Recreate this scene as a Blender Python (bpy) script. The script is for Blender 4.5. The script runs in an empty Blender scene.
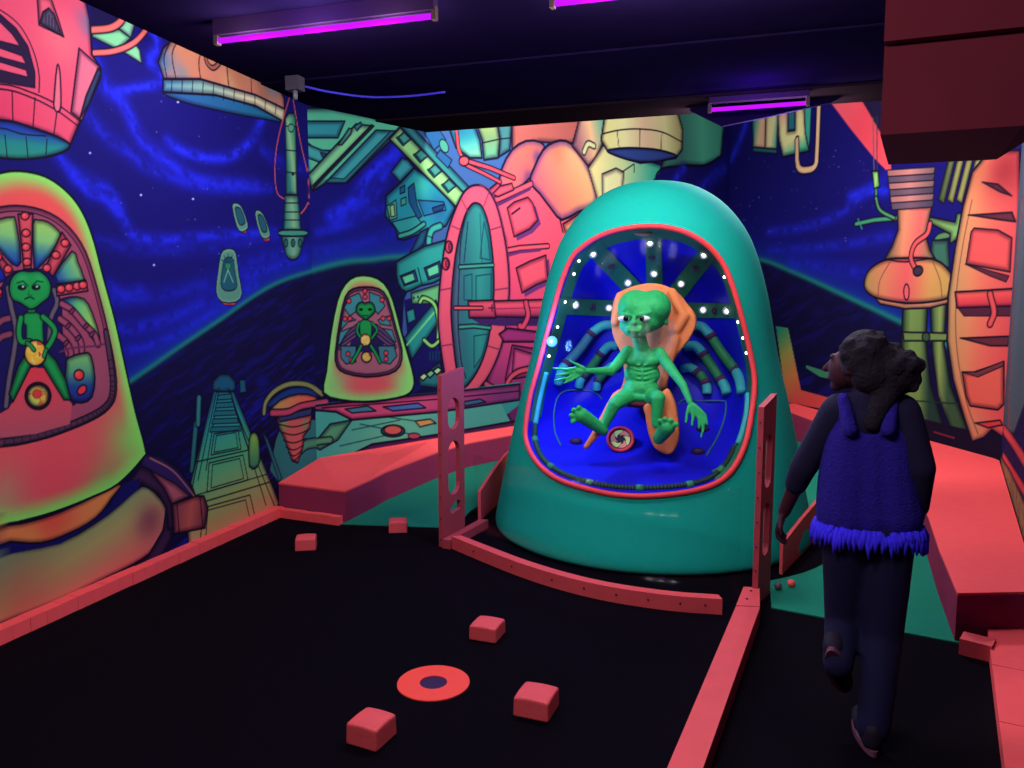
import bpy, bmesh, math, random
import numpy as np
from mathutils import Vector, Matrix
from mathutils.bvhtree import BVHTree

random.seed(7)
scene = bpy.context.scene
COL = scene.collection

# ------------------------------------------------------------------ camera
FPX, EYE, CX, CY = 770.0, 1.55, 512.0, 384.0
YAW, PITCH = math.atan(235 / 770), math.atan(81 / 770)
cy_, sy_, cp_, sp_ = math.cos(YAW), math.sin(YAW), math.cos(PITCH), math.sin(PITCH)
RIGHT = Vector((cy_, sy_, 0))
FWD = Vector((-sy_ * cp_, cy_ * cp_, -sp_))
UPV = Vector((-sy_ * sp_, cy_ * sp_, cp_))
EYEV = Vector((0, 0, EYE))

cam_d = bpy.data.cameras.new('camera')
cam = bpy.data.objects.new('camera', cam_d)
COL.objects.link(cam)
cam_d.sensor_width = 36
cam_d.lens = 36 * FPX / 1024
cam_d.clip_start = 0.05
cam.matrix_world = Matrix((
    (RIGHT.x, UPV.x, -FWD.x, 0), (RIGHT.y, UPV.y, -FWD.y, 0),
    (RIGHT.z, UPV.z, -FWD.z, EYE), (0, 0, 0, 1)))
scene.camera = cam


def ray(u, v):
    return FWD + RIGHT * ((u - CX) / FPX) + UPV * ((CY - v) / FPX)


def at_z(u, v, z):
    """the photographed point (u, v) on the level z"""
    d = ray(u, v)
    return EYEV + d * ((z - EYE) / d.z)


def at_y(u, v, y):
    d = ray(u, v)
    return EYEV + d * (y / d.y)


# ------------------------------------------------------------------ object helpers
def lin(c):
    return tuple(((x / 255 + 0.055) / 1.055) ** 2.4 if x / 255 > 0.04045 else x / 255 / 12.92 for x in c)


MATS = {}


def mat(name, rgb, rough=0.7, emit=None, strength=0.0, noise=0.0, nscale=30.0, bump=0.0, bscale=60.0, spec=0.3, sheen=0.0, metal=0.0):
    """procedural principled material; rgb is the display colour under full light"""
    if name in MATS:
        return MATS[name]
    m = bpy.data.materials.new(name)
    m.use_nodes = True
    nt = m.node_tree
    b = nt.nodes['Principled BSDF']
    b.inputs['Roughness'].default_value = rough
    b.inputs['Specular IOR Level'].default_value = spec
    b.inputs['Metallic'].default_value = metal
    if sheen:
        b.inputs['Sheen Weight'].default_value = sheen
    base = tuple(min(0.92, x * 0.9) for x in lin(rgb))
    tc = nt.nodes.new('ShaderNodeTexCoord')
    nz = nt.nodes.new('ShaderNodeTexNoise')
    nz.inputs['Scale'].default_value = nscale
    nz.inputs['Detail'].default_value = 4
    nt.links.new(tc.outputs['Object'], nz.inputs['Vector'])
    mx = nt.nodes.new('ShaderNodeMix')
    mx.data_type = 'RGBA'
    mx.inputs[6].default_value = (*[x * (1 - noise) for x in base], 1)
    mx.inputs[7].default_value = (*[min(0.95, x * (1 + noise)) for x in base], 1)
    nt.links.new(nz.outputs['Fac'], mx.inputs[0])
    nt.links.new(mx.outputs[2], b.inputs['Base Color'])
    if bump:
        n2 = nt.nodes.new('ShaderNodeTexNoise')
        n2.inputs['Scale'].default_value = bscale
        n2.inputs['Detail'].default_value = 3
        nt.links.new(tc.outputs['Object'], n2.inputs['Vector'])
        bp = nt.nodes.new('ShaderNodeBump')
        bp.inputs['Strength'].default_value = bump
        bp.inputs['Distance'].default_value = 0.01
        nt.links.new(n2.outputs['Fac'], bp.inputs['Height'])
        nt.links.new(bp.outputs['Normal'], b.inputs['Normal'])
    if emit:
        b.inputs['Emission Color'].default_value = (*lin(emit), 1)
        b.inputs['Emission Strength'].default_value = strength
    MATS[name] = m
    return m


def link(name, me, parent=None):
    o = bpy.data.objects.new(name, me)
    COL.objects.link(o)
    if parent is not None:
        o.parent = parent
        # parts are built in world space: keep them where they are under the parent
        o.matrix_parent_inverse = WORLD[parent.name].inverted()
    return o


WORLD = {}


def thing(name, label, cat, loc, group=None):
    o = bpy.data.objects.new(name, None)
    COL.objects.link(o)
    o.empty_display_size = 0.1
    o.location = loc
    WORLD[o.name] = Matrix.Translation(Vector(loc))
    o['label'] = label
    o['category'] = cat
    if group:
        o['group'] = group
    return o


def tag(o, label, cat, group=None):
    o['label'] = label
    o['category'] = cat
    if group:
        o['group'] = group
    return o


def finish(name, bm, m, parent=None, smooth=False, bevel=0.0):
    if bevel:
        bmesh.ops.bevel(bm, geom=[e for e in bm.edges if len(e.link_faces) == 2 and e.calc_face_angle(0) > 0.5],
                        offset=bevel, segments=3, affect='EDGES', profile=0.5)
    bmesh.ops.recalc_face_normals(bm, faces=bm.faces)
    me = bpy.data.meshes.new(name)
    bm.to_mesh(me)
    bm.free()
    for x in (m if isinstance(m, (list, tuple)) else [m]):
        me.materials.append(x)
    if smooth:
        for p in me.polygons:
            p.use_smooth = True
    o = link(name, me, parent)
    WORLD.setdefault(o.name, Matrix.Identity(4))
    return o


def struct(name, bm, m, **k):
    o = finish(name, bm, m, **k)
    o['kind'] = 'structure'
    return o


def prism(bm, poly, z0, z1):
    """polygon in plan (x, y[, ztop]) extruded from z0 to z1 (or to each point's own top)"""
    lo = [bm.verts.new((p[0], p[1], z0)) for p in poly]
    hi = [bm.verts.new((p[0], p[1], p[2] if len(p) > 2 else z1)) for p in poly]
    n = len(poly)
    bm.faces.new(lo[::-1])
    bm.faces.new(hi)
    for i in range(n):
        bm.faces.new((lo[i], lo[(i + 1) % n], hi[(i + 1) % n], hi[i]))
    return bm


def box(bm, x0, x1, y0, y1, z0, z1):
    return prism(bm, [(x0, y0), (x1, y0), (x1, y1), (x0, y1)], z0, z1)


def obox(bm, c, ux, uy, uz):
    """box about centre c with half axes ux, uy, uz"""
    c, ux, uy, uz = Vector(c), Vector(ux), Vector(uy), Vector(uz)
    vs = {}
    for i in (-1, 1):
        for j in (-1, 1):
            for k in (-1, 1):
                vs[i, j, k] = bm.verts.new(c + ux * i + uy * j + uz * k)
    for f in (((-1, -1, -1), (-1, 1, -1), (1, 1, -1), (1, -1, -1)), ((-1, -1, 1), (1, -1, 1), (1, 1, 1), (-1, 1, 1)),
              ((-1, -1, -1), (1, -1, -1), (1, -1, 1), (-1, -1, 1)), ((-1, 1, -1), (-1, 1, 1), (1, 1, 1), (1, 1, -1)),
              ((-1, -1, -1), (-1, -1, 1), (-1, 1, 1), (-1, 1, -1)), ((1, -1, -1), (1, 1, -1), (1, 1, 1), (1, -1, 1))):
        bm.faces.new([vs[q] for q in f])
    return bm


def catmull(pts, n=6, closed=False):
    P = [np.array(p, float) for p in pts]
    m = len(P)
    out = []
    for i in range(m if closed else m - 1):
        if closed:
            a, b, c, d = P[(i - 1) % m], P[i], P[(i + 1) % m], P[(i + 2) % m]
        else:
            b, c = P[i], P[i + 1]
            a = P[i - 1] if i else 2 * b - c
            d = P[i + 2] if i + 2 < m else 2 * c - b
        for k in range(n):
            t = k / n
            out.append(0.5 * (2 * b + (c - a) * t + (2 * a - 5 * b + 4 * c - d) * t * t + (3 * b - a - 3 * c + d) * t ** 3))
    if not closed:
        out.append(P[-1])
    return out


def tube(bm, pts, r, seg=10, closed=False, caps=True):
    pts = [Vector(p) for p in pts]
    n = len(pts)
    rs = r if isinstance(r, (list, tuple)) else [r] * n
    rings = []
    nrm = None
    for i, p in enumerate(pts):
        if closed:
            t = (pts[(i + 1) % n] - pts[i - 1]).normalized()
        else:
            t = (pts[min(i + 1, n - 1)] - pts[max(i - 1, 0)]).normalized()
        if nrm is None:
            nrm = t.orthogonal().normalized()
        nrm = (nrm - t * nrm.dot(t)).normalized()
        bn = t.cross(nrm)
        rings.append([bm.verts.new(p + (nrm * math.cos(2 * math.pi * k / seg) + bn * math.sin(2 * math.pi * k / seg)) * rs[i]) for k in range(seg)])
    if closed:
        # choose the seam rotation with the least twist
        best = min(range(seg), key=lambda s: sum((rings[-1][k].co - rings[0][(k + s) % seg].co).length for k in range(seg)))
        for k in range(seg):
            bm.faces.new((rings[-1][k], rings[-1][(k + 1) % seg], rings[0][(k + 1 + best) % seg], rings[0][(k + best) % seg]))
    for a, b in zip(rings, rings[1:]):
        for k in range(seg):
            bm.faces.new((a[k], a[(k + 1) % seg], b[(k + 1) % seg], b[k]))
    if caps and not closed:
        bm.faces.new(rings[0][::-1])
        bm.faces.new(rings[-1])
    return bm


def ball(bm, c, r, seg=16, ring=10, axes=None):
    """ellipsoid: r a number or (rx, ry, rz), optional 3x3 axes"""
    rr = (r, r, r) if isinstance(r, (int, float)) else r
    A = axes or Matrix.Identity(3)
    M = Matrix.Translation(Vector(c)) @ A.to_4x4() @ Matrix.Diagonal((*rr, 1))
    bmesh.ops.create_uvsphere(bm, u_segments=seg, v_segments=ring, radius=1, matrix=M)
    return bm


def capsule(bm, a, b, ra, rb, seg=14):
    """tapered limb segment with round ends"""
    a, b = Vector(a), Vector(b)
    ball(bm, a, ra, seg, 10)
    ball(bm, b, rb, seg, 10)
    tube(bm, [a, b], [ra, rb], seg)


def blend_mesh(name, bm, m, voxel, smooth_n=6, parent=None, factor=0.5):
    """union of overlapping solids grown together into one continuous skin"""
    me = bpy.data.meshes.new(name)
    bm.to_mesh(me)
    bm.free()
    o = bpy.data.objects.new(name, me)
    COL.objects.link(o)
    r = o.modifiers.new('r', 'REMESH')
    r.mode = 'VOXEL'
    r.voxel_size = voxel
    s = o.modifiers.new('s', 'SMOOTH')
    s.factor = factor
    s.iterations = smooth_n
    dg = bpy.context.evaluated_depsgraph_get()
    ev = bpy.data.meshes.new_from_object(o.evaluated_get(dg))
    bpy.data.objects.remove(o)
    bpy.data.meshes.remove(me)
    ev.name = name
    ev.materials.clear()
    for x in (m if isinstance(m, (list, tuple)) else [m]):
        ev.materials.append(x)
    for p in ev.polygons:
        p.use_smooth = True
    o = link(name, ev, parent)
    WORLD.setdefault(o.name, Matrix.Identity(4))
    return o


# ------------------------------------------------------------------ palette
CORAL = mat('coral_fluorescent_paint', (252, 84, 86), 0.75, noise=0.06, nscale=18)
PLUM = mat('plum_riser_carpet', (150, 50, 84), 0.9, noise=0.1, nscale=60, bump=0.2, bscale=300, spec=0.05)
CORAL_WOOD = mat('coral_painted_wood', (226, 78, 82), 0.7, noise=0.12, nscale=9, bump=0.15)
BLACK_CARPET = mat('black_carpet', (9, 4, 13), 0.95, noise=0.5, nscale=180, bump=0.5, bscale=400, spec=0.05)
GREEN_CARPET = mat('green_carpet', (32, 128, 102), 0.95, noise=0.15, nscale=160, bump=0.4, bscale=400, spec=0.05)
BLACK_PAINT = mat('black_ceiling_paint', (17, 9, 34), 0.95, noise=0.2, nscale=6, spec=0.0)
TEAL = mat('teal_shell_paint', (27, 176, 152), 0.9, noise=0.05, nscale=14, spec=0.06)
DARK_METAL = mat('dark_screw_metal', (45, 22, 24), 0.5)
# ------------------------------------------------------------------ the mural painter
OL = (15, 8, 34)                                      # outline paint
NAVY = (19, 13, 104)


def _hash(ix, iy, seed):
    h = np.sin(ix * 127.1 + iy * 311.7 + seed * 74.7) * 43758.5453
    return h - np.floor(h)


def vnoise(x, y, seed):
    ix, iy = np.floor(x), np.floor(y)
    fx, fy = x - ix, y - iy
    fx, fy = fx * fx * (3 - 2 * fx), fy * fy * (3 - 2 * fy)
    a, b = _hash(ix, iy, seed), _hash(ix + 1, iy, seed)
    c, d = _hash(ix, iy + 1, seed), _hash(ix + 1, iy + 1, seed)
    return (a * (1 - fx) + b * fx) * (1 - fy) + (c * (1 - fx) + d * fx) * fy


def fbm(x, y, seed, n=4):
    s, a = 0, 0.5
    for k in range(n):
        s = s + a * vnoise(x, y, seed + k)
        x, y, a = x * 2.03, y * 2.03, a * 0.5
    return s / (1 - 0.5 ** n)


def sstep(x, a, b):
    t = np.clip((x - a) / (b - a), 0, 1)
    return t * t * (3 - 2 * t)


class Mural:
    """paint on one flat wall. Motifs are traced as points, carried to wall metres (s along the wall, t up)
    and brushed into a per-vertex paint colour."""

    def __init__(self, name, p0, p1, s_list, t_list):
        self.name = name
        self.p0 = Vector((*p0, 0))
        self.d = (Vector((*p1, 0)) - self.p0).normalized()
        self.n = Vector((self.d.y, -self.d.x, 0))
        self.s, self.t = np.array(s_list), np.array(t_list)
        self.C = np.zeros((len(self.t), len(self.s), 3))
        self.C[:] = np.array(NAVY)

    def st(self, u, v):
        r = ray(u, v)
        k = (self.p0 - EYEV).dot(self.n) / r.dot(self.n)
        q = EYEV + r * k - self.p0
        return q.dot(self.d), q.z, k

    def P(self, pts):
        return np.array([self.st(*p)[:2] for p in pts])

    def px(self, pts):
        """metres per traced unit about these points"""
        u = sum(p[0] for p in pts) / len(pts)
        v = sum(p[1] for p in pts) / len(pts)
        return abs(self.st(u, v)[2]) / FPX

    def block(self, q, m):
        i0, i1 = np.searchsorted(self.s, [q[:, 0].min() - m, q[:, 0].max() + m])
        j0, j1 = np.searchsorted(self.t, [q[:, 1].min() - m, q[:, 1].max() + m])
        if i1 <= i0 or j1 <= j0:
            return None
        S, T = np.meshgrid(self.s[i0:i1], self.t[j0:j1])
        return slice(j0, j1), slice(i0, i1), S, T

    @staticmethod
    def segdist(S, T, q, closed):
        d2 = np.full(S.shape, 1e9)
        ins = np.zeros(S.shape, bool)
        n = len(q)
        for i in range(n if closed else n - 1):
            (ax, ay), (bx, by) = q[i], q[(i + 1) % n]
            ex, ey = bx - ax, by - ay
            L = ex * ex + ey * ey
            if L < 1e-12:
                continue
            k = np.clip(((S - ax) * ex + (T - ay) * ey) / L, 0, 1)
            d2 = np.minimum(d2, (S - ax - k * ex) ** 2 + (T - ay - k * ey) ** 2)
            if closed:
                c = ((ay > T) != (by > T))
                if c.any():
                    xs = ax + (T - ay) * ex / (ey if abs(ey) > 1e-12 else 1e-12)
                    ins ^= c & (S < xs)
        d = np.sqrt(d2)
        return np.where(ins, -d, d) if closed else d

    def mix(self, sl, a, col):
        a = a[..., None]
        self.C[sl] = self.C[sl] * (1 - a) + np.asarray(col, float) * a

    def fillcol(self, fill, S, T):
        if isinstance(fill, tuple) and len(fill) == 3 and not isinstance(fill[0], tuple):
            return np.broadcast_to(np.array(fill, float), S.shape + (3,)).copy()
        # gradient: (point, point, colour, colour, ...)
        a, b, cols = fill[0], fill[1], fill[2:]
        qa, qb = self.P([a, b])
        e = qb - qa
        k = np.clip(((S - qa[0]) * e[0] + (T - qa[1]) * e[1]) / (e @ e), 0, 1) * (len(cols) - 1)
        i = np.minimum(k.astype(int), len(cols) - 2)
        f = (k - i)[..., None]
        c = np.array(cols, float)
        return c[i] * (1 - f) + c[i + 1] * f

    def poly(self, pts, fill=None, ol=OL, lw=1.5, sm=0, edge=None, spots=(), fire=None):
        """fill a traced outline. edge=(colour, width, strength) sprays along the border; spots=(u, v, r, colour, strength)"""
        m = self.px(pts)
        if sm:
            pts = catmull(pts, sm, True)
        q = self.P(pts)
        bl = self.block(q, m * (lw + 2))
        if bl is None:
            return
        j, i, S, T = bl
        d = self.segdist(S, T, q, True) / m
        if fill is not None:
            c = self.fillcol(fill, S, T)
            if fire:
                f = fbm(S / m / fire[0], T / m / fire[0], 31)
                c = c + (np.array(fire[1], float) - c) * sstep(f, 0.42, 0.6)[..., None]
                c = c + (np.array(fire[2], float) - c) * sstep(f, 0.58, 0.68)[..., None]
            for su, sv, sr, scol, sa in spots:
                ss, stt, _ = self.st(su, sv)
                g = np.exp(-(((S - ss) ** 2 + (T - stt) ** 2) / (sr * m) ** 2)) * sa
                c += (np.array(scol, float) - c) * g[..., None]
            if edge:
                g = (1 - sstep(-d, 0, edge[1])) * edge[2]
                c += (np.array(edge[0], float) - c) * g[..., None]
            elif lw >= 1.2 and ol is not None:           # the airbrushed shade along a drawn outline
                sz = min(np.ptp(q[:, 0]), np.ptp(q[:, 1])) / m
                g = (1 - sstep(-d, 0, min(6.0, .22 * sz))) * .5
                c *= 1 - g[..., None] * np.array((.9, 1.0, .75))
            self.mix((j, i), np.clip(0.5 - d / 1.1, 0, 1), c)
        if ol is not None and lw:
            self.mix((j, i), np.clip(0.5 - (np.abs(d) - lw / 2) / 1.0, 0, 1), ol)

    def line(self, pts, col=OL, lw=1.3, sm=0, closed=False, a=1.0):
        m = self.px(pts)
        if sm:
            pts = catmull(pts, sm, closed)
        q = self.P(pts)
        bl = self.block(q, m * (lw + 2))
        if bl is None:
            return
        j, i, S, T = bl
        d = self.segdist(S, T, q, closed) / m
        self.mix((j, i), np.clip(0.5 - (np.abs(d) - lw / 2) / 1.0, 0, 1) * a, col)

    def pipe(self, pts, col, w, sm=5, ol=OL, lw=1.2, shade=0.45, dark=None):
        """a painted tube: outline, body, airbrushed border"""
        m = self.px(pts)
        if sm:
            pts = catmull(pts, sm)
        q = self.P(pts)
        bl = self.block(q, m * (w + 3))
        if bl is None:
            return
        j, i, S, T = bl
        d = self.segdist(S, T, q, False) / m
        if ol is not None:
            self.mix((j, i), np.clip(0.5 - (d - w / 2 - lw) / 1.0, 0, 1), ol)
        dk = np.array(dark if dark else [x * 0.45 for x in col], float)
        c = np.array(col, float) + (dk - np.array(col, float)) * (sstep(d, w * 0.12, w * 0.5) * shade)[..., None]
        self.mix((j, i), np.clip(0.5 - (d - w / 2) / 1.0, 0, 1), c)

    def cloud(self, pts, w, col=(34, 44, 238), a=0.8, seed=3, scale=9.0, sm=5):
        """a brushed streak of cloud"""
        m = self.px(pts)
        if sm:
            pts = catmull(pts, sm)
        q = self.P(pts)
        bl = self.block(q, m * w * 2.6)
        if bl is None:
            return
        j, i, S, T = bl
        f = fbm(S / m / scale, T / m / scale, seed)
        d = self.segdist(S, T, q, False) / m
        d = np.maximum(0, d + (f - 0.5) * w * 1.6)
        g = np.exp(-(d / w) ** 2) * a * (0.35 + 0.9 * sstep(f, 0.25, 0.7))
        self.mix((j, i), np.clip(g, 0, 1), col)

    def ell(self, u, v, ru, rv, fill, rot=0.0, **k):
        n = 28
        c, s = math.cos(rot), math.sin(rot)
        self.poly([(u + ru * math.cos(2 * math.pi * i / n) * c - rv * math.sin(2 * math.pi * i / n) * s,
                    v + ru * math.cos(2 * math.pi * i / n) * s + rv * math.sin(2 * math.pi * i / n) * c) for i in range(n)], fill, **k)

    def below(self, pts, col, streak, seed):
        """everything under a horizon curve: the dark planet with brushed streaks"""
        q = self.P(catmull(pts, 6))
        S, T = np.meshgrid(self.s, self.t)
        hz = np.interp(S, q[:, 0], q[:, 1]) if q[0, 0] < q[-1, 0] else np.interp(S, q[::-1, 0], q[::-1, 1])
        m = self.px(pts)
        d = (hz - T) / m
        f = fbm(S / m / 30 + T / m / 40, T / m / 4.2 - S / m / 12, seed, 3)
        a = sstep(d, -1, 1)
        deep = sstep(d, 50, 200)
        c = np.array(col, float) + (np.array(streak, float) - np.array(col, float)) * (sstep(f, 0.42, 0.85) * (0.3 + 0.7 * deep))[..., None]
        allsl = (slice(None), slice(None))
        glow = np.exp(-np.clip(-d, 0, 1e3) / 26) * (d < 0)
        self.mix(allsl, glow * 0.55, (24, 50, 205))
        glow = np.exp(-np.clip(-d, 0, 1e3) / 7) * (d < 0)
        self.mix(allsl, glow * 0.55, (16, 110, 150))
        self.mix(allsl, a, c)
        self.mix(allsl, np.exp(-(d / 3.0) ** 2) * 0.85, (28, 140, 120))

    def stars(self, n, seed, box_):
        r = random.Random(seed)
        for _ in range(n):
            u, v = r.uniform(box_[0], box_[2]), r.uniform(box_[1], box_[3])
            a = r.choice((0.45, 0.5, 0.6, 1.0))
            self.ell(u, v, a * 0.6, a * 0.6, (110, 116, 215), lw=0)

    def build(self):
        nt_, ns = len(self.t), len(self.s)
        S, T = np.meshgrid(self.s, self.t)
        co = np.empty((nt_ * ns, 3), np.float32)
        co[:, 0] = (self.p0.x + self.d.x * S).ravel()
        co[:, 1] = (self.p0.y + self.d.y * S).ravel()
        co[:, 2] = T.ravel()
        idx = np.arange(nt_ * ns).reshape(nt_, ns)
        f = np.stack([idx[:-1, :-1], idx[:-1, 1:], idx[1:, 1:], idx[1:, :-1]], -1).reshape(-1, 4)
        me = bpy.data.meshes.new(self.name)
        me.vertices.add(len(co))
        me.vertices.foreach_set('co', co.ravel())
        me.loops.add(f.size)
        me.loops.foreach_set('vertex_index', f.ravel().astype(np.int32))
        me.polygons.add(len(f))
        me.polygons.foreach_set('loop_start', np.arange(0, f.size, 4, dtype=np.int32))
        me.update(calc_edges=True)
        c = np.clip(self.C, 0, 255) / 255
        c = np.where(c > 0.04045, ((c + 0.055) / 1.055) ** 2.4, c / 12.92) * 0.62
        rgba = np.ones((len(co), 4), np.float32)
        rgba[:, :3] = c.reshape(-1, 3)
        at = me.color_attributes.new('paint', 'FLOAT_COLOR', 'POINT')
        at.data.foreach_set('color', rgba.ravel())
        m = MATS.get('mural_paint')
        if not m:
            m = bpy.data.materials.new('mural_paint')
            m.use_nodes = True
            nt = m.node_tree
            b = nt.nodes['Principled BSDF']
            b.inputs['Roughness'].default_value = 0.85
            b.inputs['Specular IOR Level'].default_value = 0.1
            a_ = nt.nodes.new('ShaderNodeAttribute')
            a_.attribute_name = 'paint'
            nt.links.new(a_.outputs['Color'], b.inputs['Base Color'])
            MATS['mural_paint'] = m
        me.materials.append(m)
        o = link(self.name, me)
        o['kind'] = 'structure'
        return o


# wall plan
CORNER_L = (-3.28, 5.37)
APEX = (-0.30, 11.30)
CORNER_R = (2.00, 7.05)
WR_DIR = Vector((-0.515, -2.35, 0)).normalized()
WR_END = (CORNER_R[0] + WR_DIR.x * 4.95, CORNER_R[1] + WR_DIR.y * 4.95)
TOP, TOP2 = 3.07, 4.25


def columns(p0, p1, u_list):
    """distances along a wall that look evenly spaced from the room's entrance"""
    a, b = Vector((*p0, 0)), Vector((*p1, 0))
    d = (b - a).normalized()
    n = Vector((d.y, -d.x, 0))
    out = []
    for u in u_list:
        r = ray(u, 303)
        k = (a - EYEV).dot(n) / r.dot(n)
        out.append((EYEV + r * k - a).dot(d))
    return out
# ------------------------------------------------------------------ left wall mural
L0 = (CORNER_L[0], 0.6)
sL = [x for x in list(np.arange(0, 0.8, 0.04)) + list(np.arange(0.8, 1.9, 0.0085))] + [x for x in columns(L0, CORNER_L, np.arange(-6, 311, 0.75)) if x > 1.9] + [CORNER_L[1] - L0[1]]
w = Mural('wall_left', L0, CORNER_L, sorted(set(round(x, 5) for x in sL)), list(np.linspace(0, TOP, 760)))
HZ = [(-60, 500), (40, 442), (118, 390), (180, 347), (220, 320), (256, 295), (285, 280), (325, 268), (360, 262)]
w.below(HZ, (15, 9, 58), (30, 30, 190), 5)
for p_, ww, aa, sd in (
        ([(95, 60), (104, 85), (118, 98), (128, 112), (140, 138), (165, 160), (200, 180), (256, 186)], 9, .75, 3),
        ([(84, 110), (100, 130), (125, 150), (150, 168), (200, 186), (270, 188)], 8, .55, 5),
        ([(118, 92), (135, 88), (156, 84), (160, 74), (150, 64)], 5, .9, 8),
        ([(150, 28), (158, 45), (150, 58)], 6, .8, 9),
        ([(168, 142), (190, 154), (225, 158), (250, 142), (262, 120), (272, 108)], 6, .9, 11),
        ([(60, 158), (72, 172), (86, 190), (100, 196), (112, 206), (124, 220), (132, 234), (160, 240), (210, 236), (275, 232)], 7, .8, 13),
        ([(74, 175), (90, 182), (110, 192), (120, 210)], 8, .8, 14),
        ([(100, 240), (140, 250), (200, 250), (262, 240), (300, 232)], 7, .35, 15),
        ([(110, 286), (125, 294), (140, 290)], 8, .5, 16),
        ([(112, 300), (160, 296), (210, 282), (260, 258), (310, 250)], 9, .45, 17),
        ([(118, 330), (160, 322), (205, 302), (250, 276), (305, 258)], 8, .6, 18),
        ([(122, 352), (160, 342), (200, 320), (256, 284)], 6, .6, 19),
        ([(262, 150), (276, 160), (300, 168), (318, 160)], 7, .5, 21)):
    w.cloud(p_, ww, a=aa, seed=sd)
w.stars(46, 3, (110, 90, 290, 270))
for su, sv in ((178, 102), (90, 153), (141, 195), (154, 265), (193, 199), (228, 252)):
    w.ell(su, sv, 1.1, 1.1, (190, 200, 255), lw=0)

# -- rings and panels behind the engine
w.poly([(92, 32), (119, 29), (131, 38), (118, 50), (104, 43), (92, 37)], (126, 206, 140))
w.poly([(118, 28), (128, 13), (137, 17), (131, 38)], (134, 205, 150))
w.poly([(123, 52), (135, 43), (140, 50), (142, 64)], (128, 200, 140))
w.poly([(151, 30), (160, 24), (174, 33), (160, 36)], (50, 110, 140))
w.poly([(100, 0), (122, 9), (126, 18), (110, 27), (92, 30), (90, 0)], (20, 9, 62), ol=None)
w.pipe([(90, 30), (110, 28), (121, 21), (123, 13), (114, 8), (98, 3)], (244, 112, 100), 6)
w.pipe([(92, 53), (114, 51), (135, 42), (152, 22)], (244, 112, 104), 5)
# -- bell engine under the ceiling
w.poly([(158, 62), (163, 48), (174, 38), (205, 40), (230, 46), (258, 58), (274, 74), (284, 98), (285, 112), (256, 99), (200, 82), (164, 80)],
       (206, 128, 96), sm=0, spots=((162, 60, 16, (70, 112, 150), .9), (182, 74, 10, (96, 130, 150), .6), (272, 84, 14, (110, 150, 160), .8), (230, 84, 14, (226, 170, 110), .6)), lw=2)
for l_ in ([(170, 42), (164, 58), (167, 78)], [(178, 40), (172, 55), (176, 79)], [(206, 42), (199, 60), (201, 82)], [(229, 48), (227, 66), (229, 88)], [(252, 58), (251, 76), (252, 97)]):
    w.line(l_, sm=4)
w.pipe([(208, 46), (206, 60), (213, 68), (221, 60), (222, 48)], (170, 95, 75), 3.4)
w.pipe([(226, 54), (228, 62), (244, 64), (252, 52)], (170, 95, 75), 3.4)
w.pipe([(244, 56), (246, 68), (255, 66), (258, 58)], (150, 95, 85), 3)
w.poly([(163, 92), (200, 91), (240, 99), (284, 121), (262, 119), (215, 110), (180, 101)], ((180, 96), (270, 116), (44, 96, 150), (30, 110, 140)), sm=4)
w.poly([(163, 79), (200, 79), (256, 95), (285, 109), (284, 122), (256, 106), (215, 95), (163, 92)], ((163, 85), (284, 115), (84, 140, 160), (150, 190, 160), (230, 224, 168), (224, 216, 160)), lw=2)
for k in range(11):
    x = 172 + k * 10.4
    w.line([(x, 79 + (k / 10) ** 1.6 * 24), (x - .6, 92 + (k / 10) ** 1.5 * 22)], lw=1)

# -- pink engine
w.poly([(-70, 60), (-40, -30), (60, -30), (84, -6), (90, 20), (92, 55), (101, 68), (100, 80), (80, 122), (70, 146), (58, 137), (30, 127), (0, 120), (-60, 122)],
       (238, 84, 108), lw=2.4, spots=((90, 25, 16, (120, 108, 138), .95), (60, 40, 26, (240, 112, 118), .8), (88, 100, 14, (150, 96, 130), .7), (10, 110, 30, (242, 66, 100), .8), (-40, 100, 30, (170, 60, 110), .8)))
w.poly([tuple(p) for p in catmull([(-60, 124), (0, 120), (33, 128), (60, 138), (70, 146), (58, 154), (30, 159), (0, 158), (-60, 150)], 5)], ((10, 128), (14, 156), (34, 66, 160), (36, 140, 130), (44, 150, 120)), lw=2.4)
w.line([(-40, 128), (0, 128), (22, 134), (46, 136)], sm=4)
for a, b in (((5, 135), (7, 157)), ((26, 137), (28, 157)), ((47, 139), (46, 154))):
    w.line([a, b], lw=1)
w.line([(-60, 84), (0, 84), (30, 92), (58, 105), (81, 122)], sm=5, lw=1.6)
w.line([(-60, 90), (0, 89), (30, 97), (56, 110), (78, 126)], sm=5, lw=1.6)
for a, b in (((12, 91), (13, 121)), ((35, 98), (33, 127)), ((57, 111), (54, 134))):
    w.line([a, b], lw=1.2)
w.poly([(-30, 6), (0, 14), (16, 28), (28, 46), (35, 72), (35, 88), (0, 82), (-30, 80)], (44, 24, 58), lw=1)
for q in ([(-20, 20), (0, 22), (12, 34), (20, 46), (0, 41), (-20, 38)], [(-20, 46), (0, 48), (22, 56), (26, 64), (0, 57), (-20, 54)], [(-20, 62), (0, 62), (26, 70), (28, 77), (0, 70), (-20, 68)]):
    w.poly(q, (240, 88, 112), lw=1)
w.line([(-20, 4), (0, 10), (20, 26), (33, 50), (39, 74), (39, 92)], sm=5)
w.poly([(37, -6), (51, -2), (58, 18), (64, 37), (39, 25)], (238, 96, 112))
w.poly([(40, 23), (43, 12), (49, 8), (54, 14), (62, 36)], (92, 80, 98))
for k in range(5):
    w.line([(46 + k * 3, 12 + k * 3.2), (46 + k * 3, 24 + k * 2)], (50, 40, 58), lw=1.6)
w.poly([(79, 48), (99, 66), (101, 76), (82, 121), (71, 112)], (228, 112, 130), lw=1.6)
w.poly([(98, 68), (101, 73), (89, 104), (80, 118), (86, 96)], (68, 92, 120))
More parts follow.
